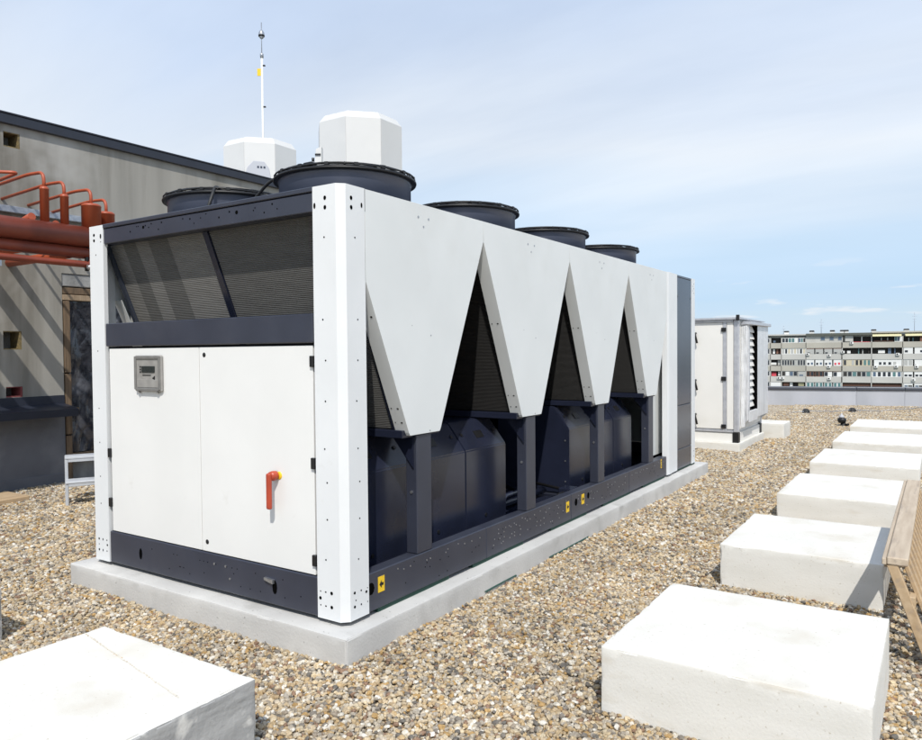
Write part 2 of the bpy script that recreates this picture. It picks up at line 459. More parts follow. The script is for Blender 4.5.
# loose stones, tens of thousands: one object, scattered by geometry nodes
def gravel_points(step, dmin, dmax):
    xs = np.arange(-6.9, 6.5, step); ys = np.arange(-2.6, 22.6, step)
    X, Y = np.meshgrid(xs, ys); X = X.ravel(); Y = Y.ravel()
    X = X + rng.uniform(-.5, .5, X.size)*step; Y = Y + rng.uniform(-.5, .5, Y.size)*step
    D = np.hypot(X-CAM.x, Y-CAM.y)
    dx, dy = X-CAM.x, Y-CAM.y
    dep = dx*fw.x + dy*fw.y; lat = dx*rt.x + dy*rt.y
    ok = (D >= dmin) & (D < dmax) & (dep > .4) & (np.abs(lat) < dep*.66+.9)
    ok &= Y < 21.1 + (X+1.46)*.2577 - .02
    for (x0, x1, y0, y1, *_ ) in BLOCKS+LBLOCKS+[SLAB, AHU_SLAB, AHU_BLOCK]:
        ok &= ~((X > x0+.008) & (X < x1-.008) & (Y > y0+.008) & (Y < y1-.008))
    ok &= ~((X < -2.6) & (Y > 4.5)) & ~((X < .1) & (Y > 7.1) & (X < -.9))
    X, Y = X[ok], Y[ok]
    Z = .006*np.sin(X*2.1+.7)*np.cos(Y*1.7) + .005*np.sin(X*5.3+Y*3.1) + rng.uniform(-.010, .008, X.size) - .004
    return np.column_stack([X, Y, Z])
near = gravel_points(.0178, 0, 6.5)
far = gravel_points(.0245, 6.5, 26)
P = np.vstack([near, far])
size = np.concatenate([np.full(len(near), .80), np.full(len(far), 1.06)])
me = bpy.data.meshes.new('gravel')
me.vertices.add(len(P)); me.vertices.foreach_set('co', P.ravel())
a = me.attributes.new('size', 'FLOAT', 'POINT'); a.data.foreach_set('value', size)
gv = bpy.data.objects.new('gravel', me); link(gv, None, (0, 0, 0))
tag(gv, 'loose rounded tan, ochre and grey gravel covering the roof', None, kind='stuff')
ng = bpy.data.node_groups.new('gravel_scatter', 'GeometryNodeTree')
ng.interface.new_socket('Geometry', in_out='INPUT', socket_type='NodeSocketGeometry')
ng.interface.new_socket('Geometry', in_out='OUTPUT', socket_type='NodeSocketGeometry')
GN = ng.nodes.new; GL = ng.links.new
gi, go = GN('NodeGroupInput'), GN('NodeGroupOutput')
g2i = GN('GeometryNodeGeometryToInstance')
for k in range(8):
    ico = GN('GeometryNodeMeshIcoSphere'); ico.inputs['Radius'].default_value = .0155; ico.inputs['Subdivisions'].default_value = 3
    sp_ = GN('GeometryNodeSetPosition'); pos = GN('GeometryNodeInputPosition')
    nz = GN('ShaderNodeTexNoise'); nz.noise_dimensions = '4D'; nz.inputs['W'].default_value = k*3.7
    nz.inputs['Scale'].default_value = 62 if k % 2 else 45; nz.inputs['Detail'].default_value = 1.5
    GL(pos.outputs[0], nz.inputs['Vector'])
    sub = GN('ShaderNodeVectorMath'); sub.operation = 'SUBTRACT'; sub.inputs[1].default_value = (.5, .5, .5)
    GL(nz.outputs['Color'], sub.inputs[0])
    sc = GN('ShaderNodeVectorMath'); sc.operation = 'SCALE'; sc.inputs['Scale'].default_value = .030
    GL(sub.outputs[0], sc.inputs[0]); GL(sc.outputs[0], sp_.inputs['Offset']); GL(ico.outputs[0], sp_.inputs[0])
    tr = GN('GeometryNodeTransform'); tr.inputs['Scale'].default_value = (1.0, .74+.05*(k % 4), .60+.06*(k % 3))
    GL(sp_.outputs[0], tr.inputs[0])
    sm = GN('GeometryNodeSetShadeSmooth'); GL(tr.outputs[0], sm.inputs[0])
    stm = GN('GeometryNodeSetMaterial'); stm.inputs['Material'].default_value = MATS['pebble']; GL(sm.outputs[0], stm.inputs[0])
    GL(stm.outputs[0], g2i.inputs[0])
iop = GN('GeometryNodeInstanceOnPoints')
m2p = GN('GeometryNodeMeshToPoints'); GL(gi.outputs[0], m2p.inputs[0])
GL(m2p.outputs[0], iop.inputs['Points']); GL(g2i.outputs[0], iop.inputs['Instance'])
iop.inputs['Pick Instance'].default_value = True
ri = GN('FunctionNodeRandomValue'); ri.data_type = 'INT'; ri.inputs['Min'].default_value = 0 if False else 0
for s_ in ri.inputs:
    if s_.type == 'INT' and s_.name == 'Min' and s_.enabled: s_.default_value = 0
    if s_.type == 'INT' and s_.name == 'Max' and s_.enabled: s_.default_value = 7
oi = [s_ for s_ in ri.outputs if s_.enabled][0]
GL(oi, iop.inputs['Instance Index'])
rr = GN('FunctionNodeRandomValue'); rr.data_type = 'FLOAT_VECTOR'
for s_ in rr.inputs:
    if s_.enabled and s_.name == 'Min': s_.default_value = (-.55, -.55, 0)
    if s_.enabled and s_.name == 'Max': s_.default_value = (.55, .55, 6.283)
GL([s_ for s_ in rr.outputs if s_.enabled][0], iop.inputs['Rotation'])
rs = GN('FunctionNodeRandomValue'); rs.data_type = 'FLOAT'
for s_ in rs.inputs:
    if s_.enabled and s_.name == 'Min': s_.default_value = .5
    if s_.enabled and s_.name == 'Max': s_.default_value = 1.42
    if s_.enabled and s_.name == 'Seed': s_.default_value = 4
na = GN('GeometryNodeInputNamedAttribute'); na.data_type = 'FLOAT'; na.inputs['Name'].default_value = 'size'
mu = GN('ShaderNodeMath'); mu.operation = 'MULTIPLY'
GL([s_ for s_ in rs.outputs if s_.enabled][0], mu.inputs[0]); GL([s_ for s_ in na.outputs if s_.enabled][0], mu.inputs[1])
GL(mu.outputs[0], iop.inputs['Scale'])
st = GN('GeometryNodeStoreNamedAttribute'); st.data_type = 'FLOAT'; st.domain = 'INSTANCE'; st.inputs['Name'].default_value = 'rnd'
rc = GN('FunctionNodeRandomValue'); rc.data_type = 'FLOAT'
for s_ in rc.inputs:
    if s_.enabled and s_.name == 'Seed': s_.default_value = 19
GL([s_ for s_ in rc.outputs if s_.enabled][0], [s_ for s_ in st.inputs if s_.name == 'Value' and s_.enabled][0])
GL(iop.outputs[0], st.inputs[0]); GL(st.outputs[0], go.inputs[0])
md = gv.modifiers.new('scatter', 'NODES'); md.node_group = ng

# ------------------------------------------------------------------ concrete slab and blocks
def rough_block(name, b, m, label, group=None, seed=0, chip=.012, cat='concrete block', div=30, wob=.0018, bottom=-.03):
    x0, x1, y0, y1, h = b
    nx = max(6, int((x1-x0)*div)); ny = max(6, int((y1-y0)*div)); nzv = max(4, int(h*div))
    bm = bmesh.new()
    def lin(a, z, n): return [a+(z-a)*i/n for i in range(n+1)]
    def pts(a, z, n, e=.006):
        return [a, a+e] + lin(a+2*e, z-2*e, n) + [z-e, z]
    X, Y, Zs = pts(x0, x1, nx), pts(y0, y1, ny), pts(bottom, h, nzv)
    cache = {}
    def V(x, y, z):
        k = (round(x, 4), round(y, 4), round(z, 4))
        if k not in cache:
            p = Vector((x, y, z)); q = p*1.0
            s3 = Vector((seed*7.1, seed*3.3, 0))
            # rounding + chipping at the edges
            ex = min(x-x0, x1-x); ey = min(y-y0, y1-y); ez = h-z
            c = Vector(((x0+x1)/2, (y0+y1)/2, h/2))
            near_e = sorted([ex, ey, ez])[1]
            if near_e < .010:
                ch = max(0, mnoise.noise((p+s3)*13)-.34)*chip*2.6 + max(0, mnoise.noise((p+s3)*34)-.18)*chip*1.0
                amt = (.0030*(1-near_e/.010) + ch)
                d = Vector((1 if x > c.x else -1, 1 if y > c.y else -1, 1))
                d = Vector((d.x if ex < .02 else 0, d.y if ey < .02 else 0, d.z if ez < .02 else 0))
                if d.length: q -= d.normalized()*amt
            q += mnoise.noise_vector((p+s3)*2.2)*wob + mnoise.noise_vector((p+s3)*14)*wob*.22
            cache[k] = bm.verts.new(q)
        return cache[k]
    def grid(A, B, f, mi):
        for i in range(len(A)-1):
            for j in range(len(B)-1):
                fc = bm.faces.new((f(A[i], B[j]), f(A[i+1], B[j]), f(A[i+1], B[j+1]), f(A[i], B[j+1])))
                fc.smooth = True; fc.material_index = mi
    s = 1 if isinstance(m, list) else 0
    grid(X, Y, lambda a, b_: V(a, b_, h), 0)
    grid(X, Zs, lambda a, b_: V(a, y0, b_), s); grid(X, Zs, lambda a, b_: V(a, y1, b_), s)
    grid(Y, Zs, lambda a, b_: V(x0, a, b_), s); grid(Y, Zs, lambda a, b_: V(x1, a, b_), s)
    bm.normal_update()
    bmesh.ops.recalc_face_normals(bm, faces=bm.faces)
    for e in bm.edges:
        if len(e.link_faces) == 2 and e.calc_face_angle(0) > math.radians(24): e.smooth = False
    o = from_bm(name, bm, m, None, origin=((x0+x1)/2, (y0+y1)/2, 0))
    return tag(o, label, cat, group)

rough_block('concrete_slab', SLAB, 'concrete_slab', 'long low grey concrete slab carrying the big white and slate chiller', None, 1, .010, 'concrete slab', 16, .003)
GB = 'white painted blocks in a row on the gravel'
labs = ['white painted concrete block with a broad blotched top, at the wooden frame\'s near end',
        'white concrete block crossed by the shadow of the slatted wooden frame, second in its row',
        'white concrete block with a faint tan stain, third in the row beside the wooden frame',
        'low white concrete block, fourth in the row counted from the wooden frame\'s near end',
        'low white concrete block with rusty specks, fifth in the row towards the parapet',
        'lowest white concrete block, last in the row, closest to the parapet']
for i, b_ in enumerate(BLOCKS):
    rough_block('concrete_block', b_, 'white_block', labs[i], GB, 10+i, .013)
lb = rough_block('concrete_block', LBLOCKS[0], ['white_block', 'raw_concrete'], 'white-topped concrete block with bare grey board-marked sides and a thin rust line', None, 31, .022)
# thin rust line across its top
bm = bmesh.new()
for k in range(90):
    t0 = k/90 + random.uniform(-.01, .01)
    if random.random() < .25+.5*t0: continue
    x = -.80 + 1.0*t0; y = -1.032 - .175*t0
    bm_disc(bm, (x+random.uniform(-.004, .004), y+random.uniform(-.004, .004), .306), (0, 0, 1), random.uniform(.0015, .0045), .0012, 7, random.uniform(.002, .006), (random.uniform(-1, 1), 1, 0))
from_bm('rust_specks', bm, 'rust_stain', lb)['kind'] = 'stuff'
bm = bmesh.new()
pa, pb = [], []
for k in range(61):
    t0 = k/60; w_ = .0025+.004*abs(mnoise.noise(Vector((k*.35, 2, 0))))
    cx_, cy_ = -.80+1.0*t0, -1.032-.175*t0+.006*mnoise.noise(Vector((k*.2, 7, 0)))
    pa.append(bm.verts.new((cx_, cy_-w_, .3072))); pb.append(bm.verts.new((cx_, cy_+w_, .3072)))
for k in range(60):
    if mnoise.noise(Vector((k*.5, 4, 1))) > .28+.25*(1-k/60): continue
    bm.faces.new((pa[k], pa[k+1], pb[k+1], pb[k]))
for v in [v for v in bm.verts if not v.link_faces]: bm.verts.remove(v)
from_bm('rust_line', bm, 'rust_soft', lb)['kind'] = 'stuff'
rough_block('concrete_block', LBLOCKS[1], ['white_block', 'raw_concrete'], 'bare grey concrete block on the gravel towards the grey building wall', None, 37, .02)
rough_block('concrete_block', AHU_BLOCK, 'white_block', 'small white concrete block behind the white air handling cabinet', None, 41, .01)

# ------------------------------------------------------------------ the chiller
CH = thing('chiller', (-CW/2, CL/2, SLAB[4]), 'large white and slate-blue rooftop chiller with zigzag side panels and fans', 'chiller')
YC = [.767+1.461*k for k in range(4)]       # module centres
# feet pads between slab and frame
for (xa, xb) in ((-.115, -.02), (-CW+.02, -CW+.115)):
    for ya in (.3, 1.35, 2.6, 3.75, 4.9, 6.2):
        box('rubber_pad', xa, xb, ya, ya+.75, SLAB[4]-.004, ZB+.001, 'green_pad', CH, .002)
# base rails
fr = box('base_rail', -2.30, -.216, .006, .11, ZB, .4075, 'slate', CH, .006)
rr_ = random.Random(3)
hl = []
for k in range(26):
    hl.append(((rr_.uniform(-1.85, -.3), .006, rr_.choice((.24, .27, .31, .345))), (0, -1, 0), .0035))
discs('bolt_holes', hl, 'hole', fr)
discs('bolts', [((-1.13, .006, .345), (0, -1, 0), .008), ((-1.02, .006, .345), (0, -1, 0), .008), ((-.98, .006, .272), (0, -1, 0), .007)], 'steel', fr, .004)
discs('lifting_slot', [((-1.927, .006, .293), (0, -1, 0), .017, .04)], 'hole', fr)
discs('lifting_slot', [((-.574, .006, .288), (0, -1, 0), .02, .042)], 'hole', fr)
prism('slot_flap', [(-.65, .325), (-.575, .31), (-.575, .335), (-.65, .34)], 'y', -.012, .006, 'steel', fr)
for sx in (0, 1):
    xo, xi = (-.008, -.10) if sx == 0 else (-CW+.008, -CW+.10)
    segs = [(.199, 1.52), (1.52, 2.98), (2.98, 4.44), (4.44, 5.70)] if sx == 0 else [(.199, 5.70)]
    for si, (ya, yb) in enumerate(segs):
        rl = box('base_rail', min(xo, xi), max(xo, xi), ya+.0015, yb-.0015, ZB, .4055, 'slate', CH, .005)
        if sx == 0:
            n = (1, 0, 0); rows = []
            for k in range(16):
                for zr in ((.36,) if si in (0, 3) else (.25, .29, .33, .36)):
                    if si == 2 and rr_.random() < .5: continue
                    if rr_.random() < .3: continue
                    rows.append(((xo, ya+.10+k*(yb-ya-.2)/15+rr_.uniform(-.03, .03), zr+rr_.uniform(-.012, .012)), n, .005))
            discs('rivets', rows, 'steel', rl, .003, 8)
            hl = [((xo, rr_.uniform(ya+.08, yb-.08), rr_.uniform(.21, .38)), n, .004) for _ in range(14)]
            discs('bolt_holes', hl, 'hole', rl, .0015, 8)
            if si == 0: discs('cable_hole', [((xo, .225, .315), n, .03, .036)], 'hole', rl)
            if si == 2: discs('cable_hole', [((xo, 3.085, .315), n, .028, .034)], 'hole', rl); discs('cable_hole', [((xo, 3.36, .33), n, .024, .03)], 'hole', rl)
box('base_rail', -2.30, -.216, CL-.11, CL-.006, ZB, .4075, 'slate', CH, .006)
box('floor_pan', -CW+.102, -.102, .112, CL-.12, .24, .27, 'slate_dark', CH, .003)
# yellow lifting labels with a black arrow
def sticker(y, z, s=.045):
    st_ = box('label_sticker', -.009, -.005, y-s*.62, y+s*.62, z-s, z+s, 'yellow', CH, 0)
    bm = bmesh.new(); a = s*.55
    bm_prism(bm, [(y-a*.8, z), (y, z+a*.9), (y, z+a*.32), (y+a*.7, z+a*.32), (y+a*.7, z-a*.32), (y, z-a*.32), (y, z-a*.9)], 'x', -.006, -.0035)
    from_bm('arrow_mark', bm, 'black', st_)
for y, z in ((.318, .320), (2.905, .305), (3.235, .318), (5.50, .372), (5.50, .315)): sticker(y, z, .046 if z != .372 and y < 5 else .024)

# corner posts
def post(px, py, sx, sy):
    """px,py: outer corner; sx,sy point inwards"""
    pl = [(.214, 0), (.04, 0), (0, .04), (0, .199), (.03, .199), (.03, .052), (.052, .03), (.214, .03)]
    pg = [(px+sx*a, py+sy*b_) for a, b_ in pl]
    return prism('corner_post', pg, 'z', ZB, ZT, 'white_post', CH)
pn = post(0, 0, -1, 1)
F, Rn = (0, -1, 0), (1, 0, 0)
hb = []
for (z, r) in ((2.558, .0125), (2.505, .0125)):
    hb += [((-.118, 0, z), F, r*.8, r), ((0, .085, z), Rn, r*.8, r)]
hb += [((-.198, 0, 2.522), F, .008, .017), ((0, .172, 2.53), Rn, .007, .015)]
for z in (2.34, 1.88, 1.42, .96, .52, 1.65, 1.15, .75): hb += [((-.135+.01*math.sin(z*9), 0, z), F, .005), ((0, .12+.01*math.cos(z*7), z), Rn, .0045)]
for z in (.255, .335): hb += [((-.135+.03, 0, z), F, .010), ((0, .075, z), Rn, .008), ((-.19, 0, z), F, .004), ((-.15, 0, z), F, .006, .004), ((0, .13, z), Rn, .005), ((0, .185, z), Rn, .003)]
hb += [((-.192, 0, .295), F, .010), ((0, .175, .315), Rn, .008), ((0, .085, .29), Rn, .004)]
discs('bolt_holes', hb, 'hole', pn)
box('seam_gap', -.010, .0006, .1995, .2022, 2.50, ZT-.004, 'hole', pn, 0)
pl_ = post(-CW, 0, 1, 1)
hb = [((-CW+.10, 0, z), F, .011) for z in (2.565, 2.525)] + [((-CW+.185, 0, 2.55), F, .009, .018), ((-CW+.185, 0, 2.51), F, .004)]
for z in (2.42, 1.72, 1.30, 1.05, .80, .60): hb.append(((-CW+.12, 0, z), F, .0045))
for z in (.255, .335): hb += [((-CW+.085, 0, z), F, .008), ((-CW+.135, 0, z), F, .005, .009), ((-CW+.185, 0, z), F, .005)]
hb.append(((-CW+.19, 0, .30), F, .008)); hb.append(((-CW+.085, 0, .295), F, .004))
discs('bolt_holes', hb, 'hole', pl_)
post(-CW, CL, 1, -1); pe = post(0, CL, -1, -1)
discs('bolt_holes', [((0, CL-.1, z), Rn, .006) for z in (2.56, 2.5, 2.44, .27, .34)]+[((0, CL-.14, z), Rn, .005) for z in (2.53, 2.47)], 'hole', pe)

# front: top rail, middle rail, window with coils, two doors
tr_ = box('top_rail', -2.302, -.216, .004, .10, 2.492, 2.60, 'slate', CH, .004)
lip = box('rail_lip', -2.302, -.216, -.004, .10, 2.604, 2.632, 'slate', tr_, .004)
discs('bolt_holes', [((rr_.uniform(-2.0, -.5), .004, rr_.uniform(2.53, 2.585)), F, rr_.choice((.004, .006, .005))) for _ in range(20)]+[((-1.82, .004, 2.565), F, .011), ((-.86, .004, 2.56), F, .012)], 'hole', tr_)
box('middle_rail', -2.288, -.222, -.004, .07, 1.752, 1.917, 'slate', CH, .005)
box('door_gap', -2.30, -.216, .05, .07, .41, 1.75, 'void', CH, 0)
dl = box('door', -2.272, -1.2605, .012, .045, .414, 1.736, 'white_door', CH, .0015)
dr = box('door', -1.2535, -.240, .012, .045, .414, 1.736, 'white_door', CH, .0015)
box('door_stop', -.236, -.217, .02, .048, .414, 1.74, 'slate_panel', CH, .002)
for d, xs in ((dl, -2.278), (dr, -.236)):
    for z in ((.62, .98) if d is dl else (.50, 1.06, 1.645)):
        box('hinge', xs-.018, xs+.012, -.004, .02, z-.032, z+.032, 'black', d, .003)
for x, z in ((-1.205, 1.686), (-1.205, .475)):
    lk = lathe('lock', (0, 0, 0), [(.016, 0), (.016, .006), (.012, .009), (.0, .009)], 'black', dr, 14)
    lk.rotation_euler = (math.pi/2, 0, 0); lk.location = Vector((x, .013, z)) - WL[dr.name]
# control panel on the left door
cp = box('control_panel', -1.935, -1.632, -.010, .013, 1.437, 1.686, 'display_grey', dl, .008)
# (sub-parts of the door stay at the third level, so frame, screen and keys sit with it)
bm = bmesh.new()
for a_ in ((-1.930, -1.908, 1.45, 1.68), (-1.659, -1.637, 1.45, 1.68)): bm_box(bm, a_[0], a_[1], -.018, -.008, a_[2], a_[3], .003)
bm_box(bm, -1.906, -1.661, -.018, -.008, 1.66, 1.682, .003); bm_box(bm, -1.906, -1.661, -.018, -.008, 1.441, 1.462, .003)
from_bm('panel_frame', bm, 'display_frame', dl)
box('panel_lower_cover', -1.903, -1.664, -.0135, -.009, 1.466, 1.52, 'display_grey', dl, .001)
box('screen', -1.845, -1.700, -.016, -.009, 1.568, 1.612, 'display_dark', dl, .001)
bm = bmesh.new()
bm_box(bm, -1.838, -1.745, -.013, -.009, 1.547, 1.553)
for k in range(3): bm_box(bm, -1.87, -1.856, -.013, -.009, 1.566+k*.018, 1.576+k*.018)
bm_prism(bm, [(-1.728, 1.530), (-1.700, 1.546), (-1.700, 1.518)], 'y', -.013, -.009)
from_bm('keys', bm, 'black', dl)
box('panel_hook', -1.90, -1.885, -.012, .006, 1.425, 1.438, 'display_grey', dl, .002)
box('panel_hook', -1.69, -1.675, -.012, .006, 1.425, 1.438, 'display_grey', dl, .002)
# red rotary isolator handle
hx, hz = -.540, .965
e_ = lathe('handle_plate', (0, 0, 0), [(.024, 0), (.024, .006), (.021, .010), (0, .010)], 'yellow', dr, 20)
e_.rotation_euler = (math.pi/2, 0, 0); e_.location = Vector((hx+.012, .012, hz)) - WL[dr.name]
bm = bmesh.new()
bm_lathe_r = bm_lathe(bm, (0, 0, 0), [(.028, .006), (.030, .03), (.026, .05), (.0, .052)], 20)
bmesh.ops.transform(bm, matrix=Matrix.Translation((hx-.01, .010, hz)) @ Matrix.Rotation(math.pi/2, 4, 'X'), verts=bm.verts)
bm_box(bm, hx-.028, hx+.006, -.062, -.034, hz-.195, hz+.020, .011, None, 3)
from_bm('handle', bm, 'red_plastic', dr)

# V coils: each module has two sloping coils; white plates close the ends
def slab_between(bm, x0, x1, ya, za, yb, zb, th):
    d = Vector((0, yb-ya, zb-za)).normalized(); n = Vector((0, -d.z, d.y))*th/2
    A, B = Vector((0, ya, za)), Vector((0, yb, zb))
    q = [A+n, A-n, B-n, B+n]
    lo = [bm.verts.new((x0, p.y, p.z)) for p in q]; hi = [bm.verts.new((x1, p.y, p.z)) for p in q]
    bm.faces.new(lo); bm.faces.new(hi[::-1])
    for i in range(4): bm.faces.new((lo[i], hi[i], hi[(i+1) % 4], lo[(i+1) % 4]))
def part_slab(name, x0, x1, ya, za, yb, zb, th, m, parent):
    bm = bmesh.new(); slab_between(bm, x0, x1, ya, za, yb, zb, th); return from_bm(name, bm, m, parent)
for k, yc in enumerate(YC):
    for s in (-1, 1):
        ya, za, yb, zb = yc+s*.655, 2.50, yc+s*.145, 1.22
        if k == 0 and s == -1:
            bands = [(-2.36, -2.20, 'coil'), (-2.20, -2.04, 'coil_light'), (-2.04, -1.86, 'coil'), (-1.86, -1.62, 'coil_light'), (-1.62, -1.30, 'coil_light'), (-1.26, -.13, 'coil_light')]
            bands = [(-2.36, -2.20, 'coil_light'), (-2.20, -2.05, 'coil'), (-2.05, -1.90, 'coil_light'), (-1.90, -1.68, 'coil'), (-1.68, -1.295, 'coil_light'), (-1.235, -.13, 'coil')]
            for (xa, xb, m_) in bands: part_slab('coil_tint_band', xa+.0005, xb-.0005, ya, za, yb, zb, .05, m_, CH)  # light and shade bands across the coil, put into alternating tints
            part_slab('coil_bar', -1.29, -1.24, ya-.006, za, yb-.006, zb, .062, 'slate_dark', CH)
            part_slab('coil_bar', -2.41, -2.365, ya-.006, za, yb-.006, zb, .062, 'slate_panel', CH)
            part_slab('coil_bar', -.125, -.085, ya-.006, za, yb-.006, zb, .062, 'slate_dark', CH)
        else:
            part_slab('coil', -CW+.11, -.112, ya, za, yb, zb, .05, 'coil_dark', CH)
    # tray under the V, with slots
    tr2 = box('coil_tray', -CW+.03, -.03, yc-.20, yc+.20, 1.155, 1.205, 'slate_dark', CH, .004)
# side plates with folded flanges
def side_plate(k, side):
    yc = YC[k]; y0, y1 = yc-.7295, yc+.7295
    X = 0.0 if side > 0 else -CW
    zv = 2.483
    def slope(y): return zv-(zv-1.19)*(abs(abs(y-yc)-.7295))/(.7295-.17)
    pl = [(y0, ZT-.002), (y1, ZT-.002), (y1, zv), (yc+.172, 1.19), (yc+.160, 1.172), (yc-.160, 1.172), (yc-.172, 1.19), (y0, zv)]
    if k == 0: pl = [(.2025, ZT-.002), (y1, ZT-.002), (y1, zv), (yc+.172, 1.19), (yc+.160, 1.172), (yc-.160, 1.172), (yc-.172, 1.19), (.2025, slope(.2025))]
    if k == 3: pl[1] = (5.698, ZT-.002); pl[2] = (5.698, slope(5.698))
    if k < 3: pl[1] = (y1-.0008, pl[1][1]); pl[2] = (y1-.0008, pl[2][1])
    if k > 0: pl[0] = (y0+.0008, pl[0][1]); pl[7] = (y0+.0008, pl[7][1])
    th = .004
    bm = bmesh.new()
    def off(p, x): return (X - side*x, p[0], p[1])
    n = len(pl)
    A = [bm.verts.new(off(p, 0)) for p in pl]; B = [bm.verts.new(off(p, .105 if 2 <= i <= 7 else .02)) for i, p in enumerate(pl)]
    c = Vector((yc, 1.9))
    f0 = bm.faces.new(A)
    for i in range(2, 7): bm.faces.new((A[i], B[i], B[i+1], A[i+1]))
    o = from_bm('side_panel', bm, 'white_side', CH)
    so = o.modifiers.new('sheet', 'SOLIDIFY'); so.thickness = th; so.offset = -1
    be = o.modifiers.new('fold', 'BEVEL'); be.width = .004; be.segments = 2; be.limit_method = 'ANGLE'
    if side > 0:
        ho = [((X, yc-.055, 2.545), Rn, .008), ((X, yc+.055, 2.545), Rn, .008), ((X, yc, 2.49), Rn, .007), ((X, yc+.07, 1.80), Rn, .005), ((X, yc-.13, 1.86), Rn, .003), ((X, yc+.05, 1.186), Rn, .005)]
        discs('fixings', ho, 'steel', o, .002, 8)
        ho = []
        for t_ in (.45, .88, .95):   # slots in the front-facing flange
            yy = (yc-.7295)+(.7295-.172)*t_; z_ = zv-(zv-1.19)*t_
            nrm = Vector((0, -(zv-1.19), -(.7295-.172))).normalized()
            for xx in (-.035, -.085): ho.append(((xx, yy, z_), nrm, .008 if xx > -.05 else .004))
        bm = bmesh.new()
        for c_, n_, r_ in ho: bm_disc(bm, c_, n_, r_, .0015, 8, .005)
        from_bm('flange_slots', bm, 'black', o)['kind'] = 'stuff'
    return o
for k in range(4):
    side_plate(k, 1); side_plate(k, -1)
# support posts under each V
for yc in YC:
    sp1 = box('support_post', -.10, -.012, yc-.08, yc+.08, .4065, 1.168, 'slate', CH, .005)
    discs('bolts', [((-.055, yc-.08, z), (0, -1, 0), .010) for z in (.80, 1.03)], 'steel', sp1, .006)
    box('support_post', -CW+.012, -CW+.10, yc-.08, yc+.08, .4065, 1.168, 'slate', CH, .005)
    prism('post_gusset', [(-.03, 1.155), (-.20, 1.155), (-.03, .96)], 'y', yc-.095, yc-.086, 'slate_dark', CH)
# compressor housings with sloping shoulders
def housing(y0, y1, seams, xf=-.25):
    pf = [(xf, .30), (xf, .935), (xf-.16, 1.140), (xf-.20, 1.150), (xf-.80, 1.150), (xf-.80, .30)]
    cuts = [y0]+seams+[y1]
    for i, (a_, b_) in enumerate(zip(cuts, cuts[1:])):
        bm = bmesh.new(); bm_prism(bm, pf, 'y', a_+(.002 if i else 0), b_-(.002 if i < len(cuts)-2 else 0))
        bmesh.ops.bevel(bm, geom=list(bm.edges), offset=.008, segments=2, affect='EDGES')
        h_ = from_bm('compressor_housing', bm, 'slate_dark', CH)
        n = Vector((.205, 0, .16)).normalized()
        mid = (a_+b_)/2
        upn = Vector((-.16, 0, .205)).normalized()
        T = Matrix.Translation((xf-.075, mid, 1.035)) @ Matrix(((0, upn.x, n.x, 0), (1, 0, 0, 0), (0, upn.z, n.z, 0), (0, 0, 0, 1)))
        bm = bmesh.new(); bm_box(bm, -.055, .055, -.032, .032, -.002, .003, 0, T); from_bm('grip', bm, 'black', h_)
        bm = bmesh.new()
        for dy in (a_+.07, b_-.07): bm_disc(bm, (xf-.085, dy, 1.046), n, .014, .008, 10)
        for dy in (mid-.02,): bm_disc(bm, (xf, dy, .40), (1, 0, 0), .014, .006, 10)
        from_bm('screws', bm, 'black', h_)['kind'] = 'stuff'
        if i == 0 and y0 > 1: discs('rivets', [((xf-.04, y0, z), (0, -1, 0), .008) for z in (.42, .62, .82)], 'steel', h_, .004, 8)
    box('housing_skirt', xf-.78, xf+.018, y0+.01, y1-.01, .27, .335, 'slate', CH, .004)
housing(.16, 2.235, [.93, 1.62]); housing(3.46, 5.17, [4.12, 4.60])
box('light_block_panel', -1.35, -1.30, .14, CL-.15, .27, 1.15, 'void', CH, 0)  # added black panel, blocks light from the far side to keep bays dark
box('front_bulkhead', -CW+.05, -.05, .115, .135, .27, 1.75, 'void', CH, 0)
# small pipework glimpsed between the housings
tube('pipe', bend([(-.34, 2.34, .27), (-.34, 2.34, .46), (-.34, 2.62, .46), (-.75, 2.9, .46)], .06), .022, 'slate_dark', CH, 10)
tube('pipe', bend([(-.20, 3.10, .27), (-.20, 3.10, .36), (-.20, 3.34, .36), (-.55, 3.34, .40)], .04), .014, 'black', CH, 8)
tube('pipe', [(-.5, 2.3, .33), (-.5, 3.4, .33)], .035, 'slate_dark', CH, 10)
box('junction_box', -.25, -.12, 3.22, 3.38, .27, .40, 'slate_dark', CH, .006)
# rear end: white posts and the slate service panel
prism('end_post', [(0.002, 5.70), (0.012, 5.745), (0.012, 5.84), (.002, 5.862), (.002, 6.10), (-.06, 6.10), (-.06, 5.70)], 'z', ZB, ZT, 'white_post', CH)
box('inner_panel', -.175, -.15, 5.42, 6.03, .41, 2.45, 'white_side', CH, .003)
box('dark_gap', -.17, -.15, 6.032, 6.09, .41, 2.45, 'void', CH, 0)
for za, zb in ((.185, .43), (.436, .985), (.991, 2.60)):
    sp2 = box('service_panel', -.04, -.002, 6.103, 6.727, za, zb, 'slate_panel', CH, .004)
    discs('fixings', [((-.002, y, z), Rn, .008) for y in (6.16, 6.67) for z in ((za+zb)/2,)] if zb < 1 else [((-.002, 6.14, 2.36), Rn, .014), ((-.002, 6.69, 2.36), Rn, .014), ((-.002, 6.14, 1.10), Rn, .012), ((-.002, 6.69, 1.10), Rn, .012)], 'black', sp2)
box('panel_head', -.04, -.002, 6.103, 6.727, 2.603, 2.628, 'slate_panel', CH, .003)
box('rear_panel', -CW+.22, -.22, CL-.04, CL-.01, .41, ZT-.01, 'white_side', CH, .003)
box('side_cover', -CW+.0, -CW+.03, 5.70, 6.727, .185, ZT-.004, 'slate_panel', CH, .003)
